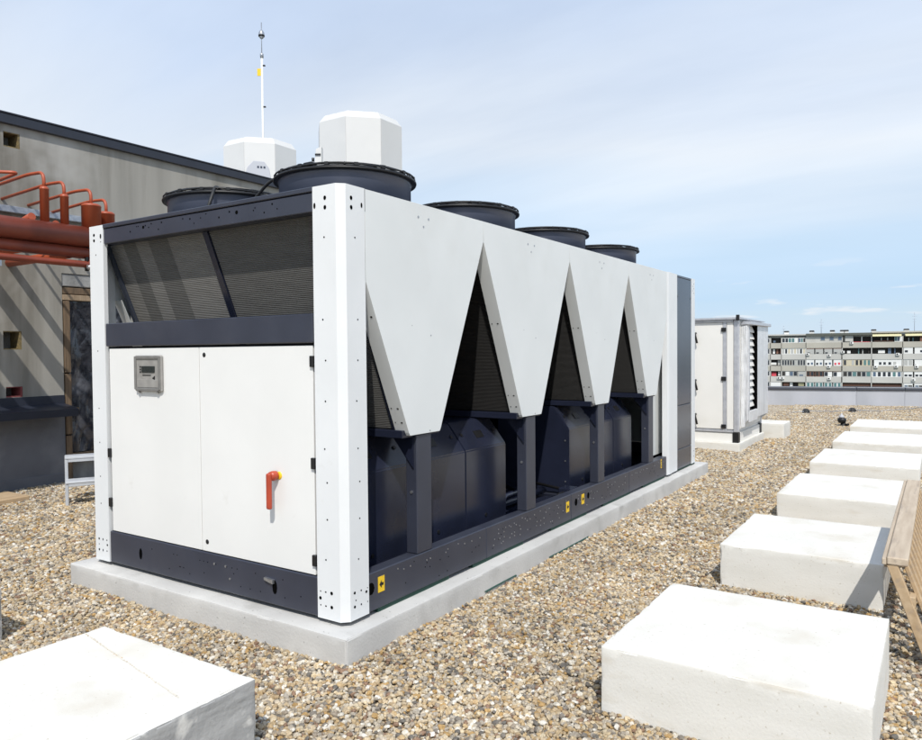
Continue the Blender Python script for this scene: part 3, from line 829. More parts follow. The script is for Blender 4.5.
box('top_deck', -CW+.02, -.02, .102, CL-.05, 2.585, 2.622, 'slate', CH, .004)
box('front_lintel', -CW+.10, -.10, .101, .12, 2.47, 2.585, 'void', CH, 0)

# fans: shroud, ring, guard, motor and blades
def fan(cx, cy):
    z0 = 2.62
    sh = lathe('fan_shroud', (cx, cy, 0), [(.445, z0), (.445, z0+.205), (.462, z0+.222), (.452, z0+.224), (.433, z0+.203), (.433, z0)], 'fan_slate', CH, 64, closed=True)
    lathe('fan_ring', (cx, cy, 0), [(.440, 2.842), (.466, 2.834), (.482, 2.838), (.485, 2.848), (.478, 2.856), (.462, 2.860), (.440, 2.856)], 'black', sh, 64, closed=True)
    bm = bmesh.new()
    for r_ in np.arange(.09, .46, .045):
        bm_tube(bm, [(cx+r_*math.cos(a_), cy+r_*math.sin(a_), 2.880+.022*(1-(r_/.46)**2)) for a_ in np.linspace(0, 2*math.pi, 33)], .004, 5, False)
    bm_tube(bm, [(cx+.472*math.cos(a_), cy+.472*math.sin(a_), 2.870+.004*math.sin(a_*5)) for a_ in np.linspace(0, 2*math.pi, 49)], .006, 6, False)
    from_bm('fan_guard', bm, 'black', sh)
    bm = bmesh.new()
    for q in range(12):
        a_ = q*math.pi/6+.2
        d = Vector((math.cos(a_), math.sin(a_), 0))
        c = Vector((cx, cy, 0))
        bm_tube(bm, [c+d*.06+Vector((0, 0, 2.902)), c+d*.3+Vector((0, 0, 2.894)), c+d*.455+Vector((0, 0, 2.880)), c+d*.475+Vector((0, 0, 2.862))], .006, 6)
    from_bm('guard_spokes', bm, 'black', sh)
    bm = bmesh.new()
    for q in range(16):
        a_ = q*2*math.pi/16+.09
        T = Matrix.Translation((cx+.468*math.cos(a_), cy+.468*math.sin(a_), 2.874)) @ Matrix.Rotation(a_, 4, 'Z')
        bm_box(bm, -.018, .010, -.014, .014, -.016, .006, .002, T)
    from_bm('guard_clips', bm, 'black', sh)['kind'] = 'stuff'
    bm = bmesh.new()
    bm_box(bm, -.42, .42, -.05, -.03, 2.845, 2.872, 0, Matrix.Translation((cx, cy, 0)) @ Matrix.Rotation(.5, 4, 'Z'))
    bm_box(bm, -.42, .42, .03, .05, 2.845, 2.872, 0, Matrix.Translation((cx, cy, 0)) @ Matrix.Rotation(.5, 4, 'Z'))
    from_bm('motor_bracket', bm, 'black', sh)
    lathe('motor', (cx, cy, 0), [(0, 2.70), (.11, 2.70), (.12, 2.72), (.12, 2.86), (.10, 2.905), (0, 2.91)], 'black', sh, 24)
    for q in range(5):
        a_ = q*2*math.pi/5
        T = Matrix.Translation((cx, cy, 2.73)) @ Matrix.Rotation(a_, 4, 'Z') @ Matrix.Rotation(.45, 4, 'X')
        bm = bmesh.new(); bm_prism(bm, [(.10, -.05), (.25, -.10), (.415, -.13), (.42, .06), (.25, .07), (.10, .05)], 'z', -.003, .003, T)
        from_bm('blade', bm, 'black_rubber', sh)
    return sh
f0 = fan(-.655, YC[0])
FX2 = -CW+.655
allf = [f0]
for k in range(4):
    for x in (-.655, FX2):
        if k == 0 and x == -.655: continue
        allf.append(copy_part(f0, (x+.655, 1.461*k, 0)))
# cables draped between the first fans
tube('cable', bend([(-1.42, .52, 2.63), (-1.30, .50, 2.75), (-1.08, .50, 2.90), (-.90, .52, 2.885)], .1, 8), .011, 'black_rubber', CH, 8)
tube('cable', bend([(-1.56, .30, 2.63), (-1.53, .34, 2.78), (-1.58, .42, 2.90), (-1.62, .50, 2.87)], .06, 8), .012, 'black_rubber', CH, 8)
box('cable_box', -.60, -.53, YC[0]-.455, YC[0]-.42, 2.862, 2.888, 'black', CH, .004)

# ------------------------------------------------------------------ building on the left
XW = -6.92
BD = thing('building', (XW-3, 2.0, 0), 'grey concrete building with a sloping dark metal roof edge and boarded doorway', 'building')
YE = 15.5     # far end of the wall
def holed_wall(name, y0, y1, z0, z1, x, depth, holes, m, parent):
    ys = sorted({y0, y1, *[h[0] for h in holes], *[h[1] for h in holes]}); zs = sorted({z0, z1, *[h[2] for h in holes], *[h[3] for h in holes]})
    bm = bmesh.new(); C_ = {}
    def V(x_, y, z):
        k = (round(x_, 4), round(y, 4), round(z, 4))
        if k not in C_: C_[k] = bm.verts.new(k)
        return C_[k]
    def solid(i, j):
        if not (0 <= i < len(ys)-1 and 0 <= j < len(zs)-1): return False
        yc, zc = (ys[i]+ys[i+1])/2, (zs[j]+zs[j+1])/2
        return not any(h[0] < yc < h[1] and h[2] < zc < h[3] for h in holes)
    for i in range(len(ys)-1):
        for j in range(len(zs)-1):
            if not solid(i, j): continue
            a_, b_, c_, d_ = ys[i], ys[i+1], zs[j], zs[j+1]
            for xx in (x, x-depth):
                bm.faces.new((V(xx, a_, c_), V(xx, b_, c_), V(xx, b_, d_), V(xx, a_, d_)))
            for (di, dj, p, q) in ((-1, 0, (a_, c_), (a_, d_)), (1, 0, (b_, c_), (b_, d_)), (0, -1, (a_, c_), (b_, c_)), (0, 1, (a_, d_), (b_, d_))):
                if not solid(i+di, j+dj):
                    bm.faces.new((V(x, *p), V(x, *q), V(x-depth, *q), V(x-depth, *p)))
    return from_bm(name, bm, m, parent)
DOOR = (2.165, 3.35, 0.0, 2.77)
NICHES = [(1.486, 1.681, 4.275, 4.460), (1.430, 1.647, 1.765, 1.995), (1.448, 1.645, 1.168, 1.30)]
holed_wall('wall', -6.0, YE, 1.166, 4.56, XW, .30, [(DOOR[0], DOOR[1], 1.1, DOOR[3])]+NICHES, 'wall_concrete', BD)
for (y0, y1, z0, z1) in NICHES:
    box('niche_back', XW-.27, XW-.25, y0-.01, y1+.01, z0-.01, z1+.01, 'wall_rough', BD, 0)
    m_ = 'brick_red' if z1 < 1.5 else 'foam'
    bm = bmesh.new()
    bm_box(bm, XW-.249, XW-.004, y1-.022, y1-.001, z0+.001, z1-.001)
    bm_box(bm, XW-.249, XW-.004, y0+.001, y1-.023, z0+.001, z0+.014)
    bm_box(bm, XW-.249, XW-.004, y0+.001, y1-.023, z1-.010, z1-.001)
    from_bm('niche_lining', bm, m_, BD)
box('lower_wall', XW-.30, XW+.012, -6.0, DOOR[0]-.002, 0, 1.03, 'wall_grey', BD, .004)
box('lower_wall', XW-.30, XW+.012, DOOR[1]+.002, YE, 0, 1.165, 'wall_grey', BD, .004)
box('plinth_joint', XW+.0125, XW+.022, -6.0, DOOR[0]-.004, 0, .14, 'wall_grey', BD, .003)
# dark metal ledge
lg = prism('ledge', [(XW-.02, 1.031), (XW-.02, 1.164), (XW+.010, 1.164), (XW+.016, 1.055), (XW+.34, 1.000), (XW+.34, .905), (XW+.33, .905), (XW+.33, .985), (XW+.014, 1.031)], 'y', -6.0, DOOR[0]-.001, 'fascia', BD)
box('ledge_end', XW+.02, XW+.335, DOOR[0]+.0005, DOOR[0]+.006, .985, 1.01, 'wood_pale', BD, 0)
# lintel, timber and plastic film in the doorway
box('lintel', XW-.29, XW-.012, DOOR[0]+.002, DOOR[1]-.002, 2.60, 2.768, 'wall_rough', BD, .01)
box('plank', XW-.10, XW-.005, DOOR[0]+.004, DOOR[1]-.01, 2.500, 2.585, 'wood_dark', BD, .006)
box('plank', XW-.10, XW+.010, DOOR[0]+.004, DOOR[1]-.01, 2.415, 2.490, 'wood_old', BD, .006)
for a_, b_ in ((0.0, .62), (.628, 1.44), (1.448, 2.405)):
    box('plank', XW-.09, XW+.004+.01*(a_ > .5), DOOR[0]+.012, DOOR[0]+.095, a_+.01, b_, 'wood_dark', BD, .006)
box('plank', XW-.09, XW-.005, DOOR[1]-.12, DOOR[1]-.02, .01, 2.405, 'wood_dark', BD, .006)
box('plank', XW-.09, XW-.012, DOOR[0]+.10, DOOR[1]-.13, .30, .38, 'wood_dark', BD, .006)
bm = bmesh.new(); slab_between(bm, XW-.085, XW-.06, DOOR[0]+.11, .42, DOOR[1]-.2, 1.5, .08); from_bm('plank', bm, 'wood_dark', BD)
bm = bmesh.new()          # crumpled film
ny, nzv = 46, 70
G = [[bm.verts.new((XW-.045+.05*mnoise.noise(Vector((i*.10+j*.03, j*.06, 3)))+.018*abs(mnoise.noise(Vector((i*.19-j*.06, j*.13, 9)))), DOOR[0]+.09+(DOOR[1]-DOOR[0]-.2)*i/ny, .39+2.02*j/nzv)) for j in range(nzv+1)] for i in range(ny+1)]
for i in range(ny):
    for j in range(nzv): bm.faces.new((G[i][j], G[i+1][j], G[i+1][j+1], G[i][j+1]))
from_bm('plastic_film', bm, 'film', BD)
box('door_back', XW-.29, XW-.15, DOOR[0], DOOR[1], 0, 2.6, 'wall_rough', BD, 0)
box('roof_slab', -18, XW-.31, -6.0, YE, 4.2, 4.5, 'roof_grey', BD, 0)
box('far_wall', -18, XW-.302, YE-.3, YE, 0, 4.2, 'wall_concrete', BD, 0)
box('near_wall', -18, XW-.302, -6.0, -5.7, 0, 4.2, 'wall_concrete', BD, 0)
# roof edge: slate-blue capping with an overhang
box('roof_fascia', XW-.40, XW+.055, -6.02, YE+.02, 4.55, 4.668, 'fascia', BD, .006)
box('roof_cap', XW-.42, XW+.065, -6.04, YE+.04, 4.670, 4.690, 'fascia', BD, .004)

# ------------------------------------------------------------------ red pipework in front of the wall
PW = thing('pipework', (-5.5, .5, 2.7), 'red-brown painted pipe headers with upright vessels and thin looping pipes', 'pipework')
tube('header_pipe', [(-5.5, -4.5, 3.05), (-5.5, 2.25, 3.05)], .118, 'pipe_dark', PW, 24)
tube('header_pipe', [(-5.72, -4.5, 2.93), (-5.72, 2.15, 2.93)], .105, 'pipe_dark', PW, 24)
tube('header_pipe', [(-5.52, -4.5, 2.87), (-5.52, 2.05, 2.87)], .065, 'pipe_dark', PW, 20)
tube('pipe', bend([(-5.5, -4.5, 2.735), (-5.5, 1.76, 2.735), (-5.5, 1.76, 2.95)], .06), .038, 'pipe_dark', PW, 16)
tube('drop_pipe', [(-5.5, 1.70, 2.66), (-5.5, 1.70, 2.95)], .022, 'black', PW, 10)
tube('valve', [(-5.46, 1.68, 2.70), (-5.42, 1.72, 2.70)], .03, 'steel', PW, 10)
# branches running to the wall
for (y, z, r_) in ((.20, 2.93, .085), (.62, 2.90, .085), (1.08, 2.90, .075), (-.3, 2.93, .085), (1.52, 2.84, .05)):
    tube('branch_pipe', [(XW-.02, y, z), (-5.55, y, z)], r_, 'pipe_red', PW, 16)
for (y, z, r_) in ((.38, 3.42, .02), (.08, 3.46, .03), (-.15, 3.40, .02), (-.6, 3.46, .03), (.85, 3.15, .02)):
    tube('branch_pipe', bend([(XW-.02, y, z), (-5.5, y, z), (-5.5, y, 3.0)], .08), r_, 'pipe_red', PW, 12)
def vessel(x, y, zb, zt, r_, hp, rp, yoff=0):
    lathe('vessel', (x, y, 0), [(0, zb), (r_, zb), (r_, zt-.035), (r_+.003, zt-.033), (r_+.003, zt-.025), (r_*.97, zt-.012), (r_*.75, zt), (0, zt+.002)], 'pipe_red', PW, 24)
    tube('vent_pipe', bend([(x, y, zt-.02), (x, y, zt+hp), (x-.34, y+yoff*.3, zt+hp+.02), (XW-.02, y+yoff, zt+hp-.02)], .10, 7), rp, 'pipe_red', PW, 12)
vessel(-5.5, 1.235, 3.10, 3.545, .046, .16, .018)
vessel(-5.5, 1.455, 3.10, 3.50, .044, .14, .018)
vessel(-5.5, 1.765, 3.10, 3.44, .105, .17, .018)
vessel(-5.62, 2.02, 3.00, 3.40, .092, .15, .018)
tube('vent_pipe', bend([(XW-.02, .66, 3.60), (-5.9, .66, 3.66), (-5.55, 1.00, 3.66), (XW-.02, 1.02, 3.60)], .10, 7), .018, 'pipe_red', PW, 12)
tube('stub_pipe', [(-5.9, 1.10, 3.12), (-5.5, 1.10, 3.20)], .042, 'pipe_red', PW, 12)
tube('stub_pipe', [(-5.9, 1.36, 3.10), (-5.5, 1.36, 3.16)], .036, 'pipe_red', PW, 12)
sb = box('support_beam', XW+.02, XW+.10, -4.5, 3.3, 3.455, 3.535, 'galv', PW, .004)
for y in (-3.5, -1.2, .9, 2.9):
    box('bracket', XW-.01, XW+.09, y-.03, y+.03, 3.395, 3.454, 'galv', PW, .003)
    box('bracket', XW-.01, -5.38, y-.2-.03, y-.2+.03, 2.62, 2.68, 'galv', PW, .003)

# step stool on the gravel by the doorway
ST = thing('step_stool', (-5.45, 1.5, 0), 'pale grey plastic two-step stool on the gravel beside the boarded doorway', 'step stool')
T = Matrix.Translation((-5.40, 1.34, 0)) @ Matrix.Rotation(math.radians(62), 4, 'Z')
# local x: width (to the right), local y: depth away from the camera
box('step', 0, .46, -.01, .22, .245, .275, 'stool_grey', ST, .008, T)
box('step', 0, .46, .20, .42, .495, .528, 'stool_grey', ST, .008, T)
for lx in (.0, .425):
    box('leg', lx, lx+.035, 0, .035, -.01, .246, 'stool_grey', ST, .006, T)
    box('leg', lx, lx+.035, .205, .24, -.01, .496, 'stool_grey', ST, .006, T)
    box('leg', lx, lx+.035, .38, .415, -.01, .496, 'stool_grey', ST, .006, T)
box('step_apron', .035, .425, -.005, .004, .215, .246, 'stool_grey', ST, .003, T)
box('step_apron', .035, .425, .205, .214, .465, .496, 'stool_grey', ST, .003, T)
# offcut of timber at the foot of the wall
tb = box('timber_offcut', -6.70, -6.20, .75, 1.30, .0, .06, 'wood_pale', None, .008, Matrix.Translation((.1, .0, 0)))
tag(tb, 'pale flat timber offcut lying on the gravel at the foot of the wall', 'timber')

# ------------------------------------------------------------------ on the building's roof: two octagonal housings, mast
def octo(cx, cy, r_, z0, z1, rot, label, name='ventilation_tower'):
    h = thing(name, (cx, cy, z0), label, 'ventilation tower', 'octagonal towers on the roof')
    pts_ = [(cx+r_/math.cos(math.pi/8)*math.cos(rot+math.pi/8+k*math.pi/4), cy+r_/math.cos(math.pi/8)*math.sin(rot+math.pi/8+k*math.pi/4)) for k in range(8)]
    for k in range(8):
        p, q = pts_[k], pts_[(k+1) % 8]
        n = Vector((math.cos(rot+(k+1)*math.pi/4), math.sin(rot+(k+1)*math.pi/4), 0))
        bm = bmesh.new()
        zc = z1-.18*r_; ins = .13*r_
        def s_(p_): return Vector((cx+(p_[0]-cx)*(1-ins/r_), cy+(p_[1]-cy)*(1-ins/r_), z1))
        a_ = [Vector((*p, z0)), Vector((*q, z0)), Vector((*q, zc)), Vector((*p, zc))]
        sh = .004
        d = (a_[1]-a_[0]).normalized()*sh
        A = [bm.verts.new(v) for v in (a_[0]+d, a_[1]-d, a_[2]-d, a_[3]+d)]
        B = [bm.verts.new(v-n*.04) for v in (a_[0]+d, a_[1]-d, a_[2]-d, a_[3]+d)]
        bm.faces.new(A); bm.faces.new(B[::-1])
        for i in range(4): bm.faces.new((A[i], B[i], B[(i+1) % 4], A[(i+1) % 4]))
        from_bm('side_panel', bm, 'roof_white', h)
        bm = bmesh.new()
        A = [bm.verts.new(v) for v in (a_[3], a_[2], s_(q), s_(p))]
        B = [bm.verts.new(v-Vector((0, 0, .04))-n*.02) for v in (a_[3], a_[2], s_(q), s_(p))]
        bm.faces.new(A); bm.faces.new(B[::-1])
        for i in range(4): bm.faces.new((A[i], B[i], B[(i+1) % 4], A[(i+1) % 4]))
        from_bm('shoulder_panel', bm, 'roof_white', h)
    bm = bmesh.new()
    bm_prism(bm, [((cx+(p[0]-cx)*.87), (cy+(p[1]-cy)*.87)) for p in pts_], 'z', z1-.05, z1)
    from_bm('top_panel', bm, 'roof_white', h)
    return h
def place(px, dist):
    d = fw + Rv*((px-461)/FPX); d.z = 0; d.normalize()
    return CAM.x+d.x*dist, CAM.y+d.y*dist, math.atan2(-d.y, -d.x)
x, y, a0 = place(362.5, 20.0)
octo(x, y, 1.075, 4.5, 7.87, a0+math.radians(5), 'white octagonal ventilation tower without a mast behind it')
x, y, a0 = place(264, 23.5)
octo(x, y, 1.06, 4.5, 8.07, a0-math.radians(1.5), 'white octagonal ventilation tower with the lightning mast behind it')
# lightning mast
x, y, a0 = place(266.6, 25.6)
MS = thing('mast', (x, y, 4.5), 'slender white lightning mast with a metal ball and yellow tag', 'mast')
tube('pole', [(x, y, 4.5), (x, y, 11.63)], .037, 'far_white', MS, 10)
tube('rod', [(x, y, 11.6), (x, y, 12.75)], .014, 'steel', MS, 8)
lathe('collar', (x, y, 0), [(0, 11.58), (.055, 11.58), (.06, 11.70), (.03, 11.74), (0, 11.74)], 'steel', MS, 14)
lathe('ball', (x, y, 0), [(0, 12.20), (.05, 12.22), (.09, 12.28), (.102, 12.34), (.09, 12.41), (.05, 12.48), (0, 12.51)], 'steel', MS, 18)
lathe('ball_band', (x, y, 0), [(.09, 12.27), (.105, 12.29), (.105, 12.325), (.09, 12.34)], 'black', MS, 18)
sx_, sy_ = math.cos(YAW), math.sin(YAW)
Tm = Matrix.Translation((x, y, 0)) @ Matrix.Rotation(YAW, 4, 'Z')
box('tag', -.16, -.040, -.01, .01, 10.98, 11.22, 'yellow', MS, .003, Tm)
for z in (11.32, 9.95, 8.68): box('clamp', .03, .11, -.03, .03, z-.02, z+.02, 'black', MS, .004, Tm)
# vent cowl in front of the tower
x, y, a0 = place(260.8, 19.0)
VC = thing('vent_cowl', (x, y, 4.5), 'small grey sloping vent cowl with slots, in front of the masted tower', 'vent cowl')
Tv = Matrix.Translation((x, y, 0)) @ Matrix.Rotation(YAW+.35, 4, 'Z')
prism('hood', [(-.30, 6.02), (-.26, 6.26), (-.12, 6.42), (.14, 6.42), (.26, 6.26), (.30, 6.02)], 'y', -.22, .22, 'roof_grey', VC, .01, Tv)
box('duct', -.28, .28, -.20, .20, 4.48, 6.02, 'roof_grey', VC, .01, Tv)
for k in range(3): box('slot', -.03+.075*k, .015+.075*k, -.226, -.20, 6.25, 6.30, 'slate_panel', VC, 0, Tv)
# small camera on a stand beside the other tower
x, y, a0 = place(319.5, 18.6)
SC = thing('security_camera', (x, y, 4.5), 'small white camera housing with a black bracket beside the mastless tower', 'camera')
Ts = Matrix.Translation((x, y, 0)) @ Matrix.Rotation(YAW, 4, 'Z')
box('pole', -.03, .03, -.03, .03, 4.48, 6.3, 'galv', SC, .004, Ts)
prism('housing', [(-.05, 6.28), (.0, 6.72), (.14, 6.78), (.14, 6.28)], 'y', -.09, .09, 'roof_white', SC, .008, Ts)
box('arm', -.02, .12, -.12, -.092, 6.56, 6.60, 'black', SC, .003, Ts)
box('base_box', -.16, -.055, -.05, .05, 6.22, 6.42, 'roof_grey', SC, .005, Ts)
lathe('lens', (x-.09*sx_, y-.09*sy_, 0), [(0, 6.42), (.035, 6.42), (.035, 6.52), (0, 6.53)], 'black', SC, 12)

# ------------------------------------------------------------------ air handling cabinet
rough_block('concrete_slab', AHU_SLAB, 'white_block', 'white painted concrete plinth under the white air handling cabinet', None, 51, .006, 'concrete slab', 14, .002)
AX0, AX1, AY0, AY1, AZ0, AZ1 = -2.42, -.045, 9.62, 11.50, .132, 2.215
AH = thing('air_handler', ((AX0+AX1)/2, (AY0+AY1)/2, AZ0), 'white metal air handling cabinet with louvre hood and aluminium corner frame', 'air handler')
box('base_frame', AX0+.02, AX1-.02, AY0+.02, AY1-.02, AZ0, .292, 'ahu_white', AH, .004)
for cx_, cy_ in ((AX1-.13, AY0+.0), (AX1-.13, AY1-.12), (AX0, AY0), (AX0, AY1-.12)):
    box('corner_foot', cx_+.03, cx_+.128, cy_+.004, cy_+.124, AZ0+.001, .305, 'black', AH, .006)
box('core', AX0+.05, AX1-.05, AY0+.05, AY1-.05, .294, AZ1-.02, 'ahu_white', AH, 0)
for (cx_, cy_) in ((AX1-.085, AY0), (AX1-.085, AY1-.085), (AX0, AY0), (AX0, AY1-.085)):
    box('frame_post', cx_, cx_+.085, cy_, cy_+.085, .306, AZ1-.03, 'alu', AH, .012)
box('frame_post', -.300, -.245, AY0+.004, AY0+.05, .306, AZ1-.03, 'alu', AH, .004)
box('frame_rail', AX0+.088, AX1-.088, AY0+.002, AY0+.05, .302, .338, 'alu', AH, .004)
dA = box('door', -2.30, -.304, AY0+.012, AY0+.049, .352, AZ1-.075, 'ahu_white', AH, .006)
box('panel', -.241, AX1-.09, AY0+.012, AY0+.049, .352, AZ1-.075, 'ahu_white', AH, .006)
box('frame_rail', AX0+.088, AX1-.088, AY0+.002, AY0+.05, AZ1-.072, AZ1-.031, 'alu', AH, .004)
for z in (.40, 1.20, 2.02): box('hinge', -.325, -.245, AY0-.016, AY0+.003, z-.034, z+.034, 'black', dA, .006)
for z in (.52, 1.10, 1.90):
    tube('handle', bend([(-.750, AY0+.012, z+.07), (-.750, AY0-.05, z+.06), (-.712, AY0-.05, z-.10)], .02, 4), .018, 'black', dA, 8)
bm = bmesh.new(); bm_prism(bm, [(AY0-.05, AZ1-.028), (AY1+.05, AZ1-.028), (AY1+.05, AZ1-.01), (AY0-.05, AZ1+.005)], 'x', AX0-.05, AX1+.04)
from_bm('roof_sheet', bm, 'alu', AH)
box('roof_cleat', AX1-.03, AX1+.02, AY0-.07, AY0-.02, AZ1-.05, AZ1+.045, 'black', AH, .004)
box('side_panel', AX1-.05, AX1-.012, AY0+.088, AY1-.088, .352, AZ1-.06, 'ahu_white', AH, .004)
# louvre hood on the side face
HX, HY0, HY1, HZ0, HZ1 = .06, 9.84, 11.48, .50, 2.10
ho_ = box('hood_top', AX1-.012, HX+.05, HY0-.03, HY1+.05, HZ1, HZ1+.055, 'alu', AH, .006)
bm = bmesh.new()
bm_prism(bm, [(AX1-.012, HZ0-.10), (HX, HZ0+.0), (HX, HZ1), (AX1-.012, HZ1)], 'y', HY0, HY0+.02)
from_bm('hood_side', bm, 'wrap', AH)
bm = bmesh.new()
bm_prism(bm, [(AX1-.012, HZ0-.10), (HX, HZ0+.0), (HX, HZ1), (AX1-.012, HZ1)], 'y', HY1-.02, HY1)
from_bm('hood_side', bm, 'wrap', AH)
box('hood_bottom', AX1-.011, HX-.002, HY0+.021, HY1-.021, HZ0-.0, HZ0+.02, 'wrap', AH, .003)
for a_, b_, c_, d_ in ((HY0+.001, HY0+.05, HZ0+.001, HZ1-.001), (HY0+.70, HY1-.001, HZ0+.001, HZ1-.001)): box('hood_face', HX-.022, HX+.004, a_, b_, c_, d_, 'wrap', AH, .004)
box('hood_face', HX-.02, HX+.008, HY0+.052, HY0+.698, HZ0-.04, HZ0+.15, 'wrap', AH, .006)
box('louvre_back', HX-.085, HX-.08, HY0+.052, HY0+.698, HZ0+.15, HZ1-.002, 'void', AH, 0)
for k in range(12):
    z = HZ0+.20+k*.116
    bm = bmesh.new(); bm_prism(bm, [(HX-.078, z+.098), (HX-.040, z+.0), (HX-.040, z+.012), (HX-.078, z+.110)], 'y', HY0+.055, HY0+.665); from_bm('louvre', bm, 'ahu_white', AH)
box('louvre_frame', HX-.02, HX+.012, HY0+.052, HY0+.070, HZ0+.15, HZ1-.01, 'alu', AH, .003)
box('louvre_frame', HX-.079, HX+.006, HY0+.668, HY0+.698, HZ0+.151, HZ1-.003, 'hole', AH, 0)  # far jamb; shade on its inner face put into the colour as black
bm = bmesh.new()      # crumpled protective sheet hanging over the hood's side
ny, nzv = 10, 40
G = [[bm.verts.new((AX1-.005+(HX-AX1)*i/ny*(.55+.45*math.sin(1.4*j/nzv+.3)), HY0-.012-.035*abs(mnoise.noise(Vector((i*.35, j*.16, 2.)))), HZ0-.13+.02*i/ny+(HZ1-HZ0+.10)*j/nzv)) for j in range(nzv+1)] for i in range(ny+1)]
for i in range(ny):
    for j in range(nzv): bm.faces.new((G[i][j], G[i+1][j], G[i+1][j+1], G[i][j+1]))
from_bm('protective_sheet', bm, 'wrap', AH, True)

# ------------------------------------------------------------------ parapet at the roof edge
PD = Vector((.968, .2495, 0)).normalized(); PN = Vector((-PD.y, PD.x, 0))
Tp = Matrix.Translation((-1.461, 20.748, 0)) @ Matrix.Rotation(math.atan2(PD.y, PD.x), 4, 'Z')
PA = thing('parapet_wall', (0, 21.2, 0), 'low pale blue-grey parapet wall with a dark metal coping at the roof edge', 'wall')
edges = [-9, -6.2, -3.4, -.6, 2.2, 3.45, 6.3, 9.1, 12, 16]
for a_, b_ in zip(edges, edges[1:]):
    box('wall_panel', a_+.002, b_-.002, 0, .22, -.05, .455, 'parapet', PA, .004, Tp)
    box('coping', a_+.001, b_-.001, -.045, .265, .458, .545, 'coping', PA, .016, Tp, 2)
tube('conduit', [(2.70, 21.70, .0), (2.70, 21.70, .16)], .012, 'galv', PA, 6)
# parapet along the roof's other side, out of the picture's frame
# roof drains and vent
def dome(px, x, y, r_, label):
    o = thing('roof_drain', (x, y, 0), label, 'roof drain', 'black roof drain domes')
    lathe('dome', (x, y, 0), [(r_*1.2, -.02), (r_*1.2, .012), (r_, .02), (r_*.95, r_*.7), (r_*.7, r_*1.15), (r_*.3, r_*1.3), (0, r_*1.32)], 'black_rubber', o, 18)
    bm = bmesh.new()
    for k in range(10):
        a_ = k*math.pi/5
        bm_tube(bm, [(x+r_*1.02*math.cos(a_), y+r_*1.02*math.sin(a_), .015), (x+r_*.98*math.cos(a_), y+r_*.98*math.sin(a_), r_*.72), (x+r_*.5*math.cos(a_), y+r_*.5*math.sin(a_), r_*1.26)], .006, 5)
    from_bm('rib', bm, 'black', o)
    return o
dome(0, -.21, 17.97, .085, 'small black roof drain dome on the gravel between cabinet block and vent')
dome(0, .79, 18.84, .085, 'small black roof drain dome on the gravel nearest the far parapet')
VP = thing('roof_vent', (.98, 14.82, 0), 'black roof vent with tilted grey cap beside the low white blocks', 'roof vent')
lathe('base', (.98, 14.82, 0), [(0, -.02), (.10, -.02), (.105, .01), (.055, .03), (.05, .08), (0, .08)], 'black_rubber', VP, 18)
lathe('head', (.955, 14.80, 0), [(0, .07), (.06, .07), (.085, .10), (.09, .16), (.07, .175), (0, .18)], 'black', VP, 18)
lathe('cap', (.95, 14.79, 0), [(0, .18), (.055, .18), (.05, .225), (.02, .235), (.018, .27), (0, .272)], 'roof_grey', VP, 16)
tube('stub', [(1.03, 14.76, .03), (1.09, 14.70, .05)], .025, 'black', VP, 10)
cb = tube('earthing_cable', [(-.55, 17.7, .02), (-.1, 18.0, .055), (.4, 18.45, .03), (.78, 18.8, .06), (1.3, 19.1, .03), (2.0, 20.2, .03), (2.68, 21.66, .05)], .009, 'galv', None, 6)
tag(cb, 'thin grey cable running over the gravel past the black drain domes', 'cable')
# green foil edge sticking out from under the slab
bm = bmesh.new()
for (ya, yb) in ((1.30, 1.75), (2.3, 3.1)):
    n = 8
    A = [bm.verts.new((.106, ya+(yb-ya)*i/n, .020)) for i in range(n+1)]
    B = [bm.verts.new((.112+.008*random.random(), ya+(yb-ya)*i/n, .010+.010*random.random())) for i in range(n+1)]
    for i in range(n): bm.faces.new((A[i], B[i], B[i+1], A[i+1]))
gf = from_bm('foil_edge', bm, 'green_pad'); so = gf.modifiers.new('sheet', 'SOLIDIFY'); so.thickness = .002
tag(gf, 'strip of green foil peeping out along the foot of the long slab', 'foil')

# ------------------------------------------------------------------ slatted wooden frame at the right edge
WF = thing('wooden_frame', (2.62, 2.8, 0), 'weathered slatted wooden frame leaning beside the white blocks', 'wooden frame')
box('top_rail', 2.522, 2.622, 1.50, 4.25, .530, .572, 'wood_grey', WF, .006)
for k in range(9):
    y = 1.56+k*.31
    box('spacer_block', 2.508, 2.530, y, y+.15, .500, .529, 'wood_old', WF, .003)
box('side_strip', 2.500, 2.5205, 1.50, 4.25, .528, .562, 'wood_grey', WF, .003)
lean = lambda z: 2.560+(.52-z)*.36
def slat(y, w, z0, z1, dx, m_, th=.022):
    bm = bmesh.new()
    A = Vector((lean(z1)+dx, y, z1)); B = Vector((lean(z0)+dx, y, z0))
    d = (B-A).normalized(); n = Vector((-d.z, 0, d.x))*th/2
    q = [A+n, A-n, B-n, B+n]
    lo = [bm.verts.new((p.x, y-w/2, p.z)) for p in q]; hi = [bm.verts.new((p.x, y+w/2, p.z)) for p in q]
    bm.faces.new(lo); bm.faces.new(hi[::-1])
    for i in range(4): bm.faces.new((lo[i], hi[i], hi[(i+1) % 4], lo[(i+1) % 4]))
    bmesh.ops.bevel(bm, geom=list(bm.edges), offset=.003, segments=1, affect='EDGES')
    return from_bm('slat', bm, m_, WF)
for k in range(16):
    slat(1.62+k*.170, .052, .03, .532, .045, 'wood_pale')
for y in (1.53, 2.85, 4.20):
    o = slat(y, .045, -.005, .532, -.01, 'wood_pale', .05); o.name = 'leg'
for zc in (.12, .34):
    x = lean(zc)+.018
    box('cross_rail', x-.016, x+.014, 1.51, 4.24, zc-.03, zc+.03, 'wood_pale', WF, .004)

